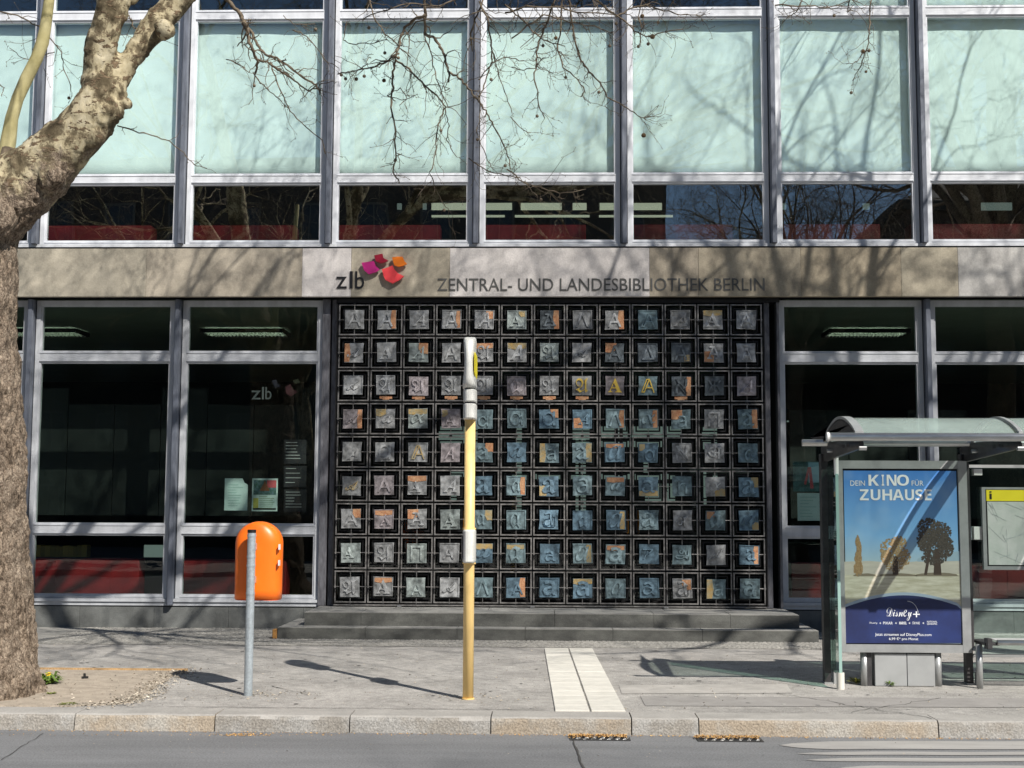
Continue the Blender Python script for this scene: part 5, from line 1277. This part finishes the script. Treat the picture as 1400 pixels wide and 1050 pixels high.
twp = [
 ([(300, -40), (306, -5), (318, 8), (330, 22), (337, 36), (341, 58), (347, 72), (352, 84), (349, 100)], 6.5, 3, .6, 1),
 ([(330, 24), (342, 42), (352, 62), (362, 74), (378, 80), (398, 94), (418, 108), (432, 117), (438, 124)], 4, 2.4, 1.2, 1),
 ([(352, 82), (368, 86), (384, 98), (402, 110), (420, 124), (436, 120)], 3, 1.8, 1.3, 0),
 ([(370, 84), (376, 104), (386, 128), (396, 152), (416, 172), (440, 192), (446, 210)], 2, 1.1, .5, 0),
 ([(345, 98), (360, 118), (378, 132), (395, 150)], 1.6, 1, .7, 0),
 ([(579, -60), (581, -20), (581, 20), (581, 46)], 4.5, 4, .2, 0),
 ([(580, 21), (566, 26), (554, 38), (548, 52), (545, 66), (541, 80)], 4.2, 3, .7, 0),
 ([(541, 80), (537, 98), (537, 120), (535, 148), (540, 170), (540, 200), (541, 215), (537, 234), (546, 250)], 3, 1.4, .9, 1),
 ([(545, 72), (530, 84), (508, 92), (490, 95), (475, 98), (462, 101)], 2.6, 1.6, 1.4, 2),
 ([(541, 82), (556, 92), (568, 104), (584, 120), (600, 134), (609, 146), (602, 160), (597, 180), (596, 210), (588, 236)], 2.6, 1.4, 1.0, 1),
 ([(609, 146), (611, 160), (614, 172), (610, 190), (624, 215)], 1.6, 1, .8, 0),
 ([(588, 236), (596, 258), (603, 272), (612, 286)], 1.3, .9, 1, 1),
 ([(540, 138), (530, 130), (548, 120), (556, 134), (546, 145)], 1.4, 1, 1, 0),
 ([(581, 46), (594, 52), (602, 64), (609, 80), (613, 96), (614, 112)], 4, 2.6, .4, 0),
 ([(613, 97), (628, 106), (640, 120), (652, 136), (664, 152), (672, 167), (684, 188), (693, 208), (698, 230)], 3.0, 1.3, 1.0, 1),
 ([(581, 48), (590, 76), (595, 100), (603, 125), (612, 146)], 1.8, 1.2, 1.0, 0),
 ([(668, -30), (659, 4), (650, 26), (644, 46), (646, 70)], 3.2, 1.8, 1.0, 1),
 ([(656, 2), (666, 26), (671, 55), (672, 85), (664, 112), (655, 132)], 2.4, 1.5, 1.0, 1),
 ([(655, 110), (662, 98), (676, 84), (694, 78), (716, 84)], 1.8, 1.2, 1.0, 0),
 ([(671, 60), (680, 95), (690, 125), (700, 155)], 1.6, 1, .8, 0),
 ([(655, 130), (656, 160), (652, 180), (664, 214), (674, 232)], 1.4, .9, .9, 1),
 ([(640, -10), (600, 8), (560, 4), (520, 16), (495, 26)], 2.2, 1.2, 1.2, 1),
 ([(500, -20), (510, 22), (526, 46), (542, 60), (560, 78)], 2, 1.3, 1.0, 1),
 ([(475, 30), (470, 55), (480, 60), (505, 60), (530, 54)], 1.4, 1, 1.0, 1),
 ([(764, -30), (757, 2), (750, 28), (738, 52), (734, 72), (733, 90), (729, 104), (735, 124), (737, 146), (744, 162)], 3, 1.3, 1.1, 1),
 ([(776, -30), (780, 22), (786, 50), (793, 82), (806, 98), (820, 112), (830, 132), (850, 144), (866, 154), (884, 165)], 3, 1.2, 1.0, 1),
 ([(768, -20), (768, 36), (762, 62), (770, 92), (788, 108), (799, 124), (794, 132)], 2.4, 1.2, 1.0, 1),
 ([(690, 6), (710, 24), (735, 48), (752, 58), (772, 64)], 2.2, 1.2, 1.2, 1),
 ([(700, 92), (716, 96), (735, 92), (756, 100)], 1.5, 1, 1.2, 0),
 ([(690, 18), (720, 8), (760, 10), (800, 18), (840, 20)], 2.6, 1.4, 1.8, 1),
 ([(700, 52), (742, 20), (780, 30), (812, 36), (840, 46)], 2, 1.2, 1.4, 1),
 ([(800, -10), (830, 12), (856, 30), (868, 42), (882, 50), (900, 46), (932, 40)], 2.6, 1.2, 1.4, 1),
 ([(842, 22), (862, 12), (882, 6), (908, 14), (930, 20), (958, 22)], 2.4, 1.2, 1.2, 1),
 ([(880, -10), (872, 22), (878, 40), (874, 64)], 1.8, 1, 1.2, 1),
 ([(1196, -30), (1190, 6), (1189, 32), (1187, 58), (1180, 78), (1174, 96), (1166, 110)], 2, 1, .7, 2),
 ([(1186, 66), (1172, 84), (1158, 88)], 1.3, .9, 1, 0),
 ([(1106, -20), (1092, 12), (1084, 20), (1074, 25)], 1.6, 1, 1.2, 0),
 ([(1060, 6), (1100, 8), (1130, 10), (1160, 2)], 2.0, 1.1, 1.4, 1),
 ([(1165, -10), (1158, 16), (1168, 6)], 1.8, 1, 1, 0),
 ([(640, 216), (664, 232), (690, 240), (712, 244), (724, 256)], 1.5, 1, 1, 0),
 ([(694, 232), (716, 250), (736, 256), (764, 264), (802, 259)], 1.8, 1, 1.4, 1),
 ([(700, 160), (712, 176), (726, 182)], 1.3, .9, 1.2, 0),
 ([(160, 172), (190, 181), (214, 187), (236, 196), (252, 210), (266, 226), (282, 229)], 1.8, 1, .35, 0),
 ([(-10, 15), (24, 20), (52, 36), (72, 56), (84, 72), (88, 96), (98, 124)], 2, 1.1, .5, 1),
 ([(75, 70), (60, 76), (46, 82), (30, 80), (14, 66)], 1.3, .9, .9, 0),
 ([(-5, 110), (5, 120), (2, 132)], 1.6, 1, .6, 0),
 ([(176, 20), (184, 38), (200, 44), (186, 55)], 2.2, 1.2, 1.2, 0),
 ([(310, 80), (332, 90), (340, 100), (352, 84)], 1.5, 1, 1.3, 0),
 ([(400, 40), (420, 50), (445, 82), (462, 92)], 1.5, 1, 1.2, 1),
 ([(388, 22), (405, 34), (430, 33)], 1.2, .9, 1, 1)]
for k, (P, w0_, w1_, sd, nb) in enumerate(twp):
    twig_path('twig', P, w0_, w1_, sd*1.15, 100+k, balls=nb)
for (x, y, r) in ((880, 185, .020), (892, 50, .022), (760, 52, .016), (487, 108, .016), (525, 110, .017), (1180, 70, .017), (1184, 98, .012), (878, 22, .018)):
    bm = bmesh.new(); q = at(x, y, YW); bmesh.ops.create_icosphere(bm, subdivisions=3, radius=r*1.15, matrix=Matrix.Translation(q-B)); tube(bm, [q-B, q-B+Vector((.004, 0, .10)), q-B+Vector((.02, 0, .18))], .0014, 4, cap=False)
    for v in bm.verts: v.co += Vector((mn.noise(v.co*90), mn.noise(v.co*91+Vector((5, 5, 5))), mn.noise(v.co*92+Vector((9, 5, 1)))))*.002
    obj('seed_ball', bm, M_ball, plane, smooth=True)

# --- second plane tree beyond the right edge, whose crown shades the facade
def street_tree(x, y, h, lab, seed, lim=9, ln=4.6, mx=4, grp=None, nch=(5, 5, 5, 4), r0=.36):
    rr = random.Random(seed); tpz = [(x+rr.uniform(-.1, .1)*k, y+rr.uniform(-.1, .1)*k, h*.42*k/5) for k in range(6)]
    rad = [r0*(1.25 if k == 0 else 1-.09*k) for k in range(6)]; tpz[0] = (x, y, -.05)
    top = Vector(tpz[-1]); limbs = []
    for k in range(lim):
        a = k*2.4+rr.uniform(-.3, .3); e = .55+.9*(k/lim); p = Vector(tpz[4]).lerp(top, min(1, .2+k/lim))
        limbs.append((p, (math.cos(a), math.sin(a), e+rr.uniform(-.1, .2)), r0*.42*rr.uniform(.8, 1.1), ln*rr.uniform(.85, 1.15)))
    limbs.append((top, (rr.uniform(-.1, .1), rr.uniform(-.1, .1), 1), r0*.55, ln*1.1))
    return build_tree('plane_tree', (x, y, 0), lab, tpz, rad, limbs, seed, maxl=mx, nch=nch, balls=False)
street_tree(9.8, -6.8, 18, 'leafless plane tree standing beyond the bus shelter, right of the view', 31, lim=11, ln=5.2, nch=(5, 6, 4, 4))
street_tree(9.5, -27.5, 20, 'leafless plane tree across the street, seen only in the upper window reflections', 41, ln=4.6, mx=4, nch=(5, 6, 6, 4))
street_tree(17.5, -26.0, 18, 'taller leafless plane tree across the street, right of the other one', 43, ln=4.6, mx=3, nch=(4, 5, 6, 4))
street_tree(-7.5, -27.0, 16, 'leafless plane tree across the street, on the left side', 45, ln=4.2, mx=3, nch=(4, 5, 6, 4))

# ================================================================ across the street
def block(x0, x1, y0, y1, h, lab, mt, roof=None):
    t = tag(empty('apartment_block', ((x0+x1)/2, y1, 0)), lab, 'building'); cx = t.location.x
    bm = bmesh.new(); bx(bm, x0-cx, x1-cx, y0-y1, 0, -.2, h)
    obj('wall', bm, mt, t)
    bm = bmesh.new(); bx(bm, x0-cx-.3, x1-cx+.3, y0-y1-.2, .35, h, h+.45); obj('roof_edge', bm, M_dark, t)
    if roof:
        bm = bmesh.new(); loft(bm, [[(x0-cx, y0-y1, h+.46), (x1-cx, y0-y1, h+.46), (x1-cx, 0, h+.46), (x0-cx, 0, h+.46)], [(x0-cx+roof, y0-y1+roof, h+roof*1.1), (x1-cx-roof, y0-y1+roof, h+roof*1.1), (x1-cx-roof, -roof, h+roof*1.1), (x0-cx+roof, -roof, h+roof*1.1)]]); bmesh.ops.recalc_face_normals(bm, faces=bm.faces); obj('roof', bm, mat('slate_roof', (.06, .055, .055), .7), t)
    bm = bmesh.new(); bx(bm, -.6, .6, -.02, .02, 0, 1.6); wm = tomesh(bm, 'window', mat('opposite_window', (.03, .035, .04), .15))
    bm = bmesh.new(); frame_rect(bm, -.6, .6, 0, 1.6, .1, .0, .05); bx(bm, -.03, .03, .021, .05, 0, 1.6); fm = tomesh(bm, 'frame', mat('opposite_frame', (.10, .10, .09), .7))
    z = 1.2
    while z+2 < h:
        x = x0+1.5
        while x < x1-1:
            o = link('window', wm, t, (x-cx, .02, z)); link('frame', fm, o); x += 2.9
        z += 3.2
M_wallA = mat('dark_render', (.05, .046, .042), .9, var=.15, scale=.5); M_wallB = mat('brown_brick', (.06, .042, .035), .9, var=.15, scale=.6)
block(-26, 6.2, -56, -40, 17.2, 'long dark rendered block across the street on the left', M_wallA)
block(16.6, 44, -56, -39, 15.0, 'brown brick block with slate roof across the street on the right', M_wallB, 2.4)
block(4.0, 18.5, -68, -60, 14.6, 'lower set back block between the two others across the street', M_wallB)
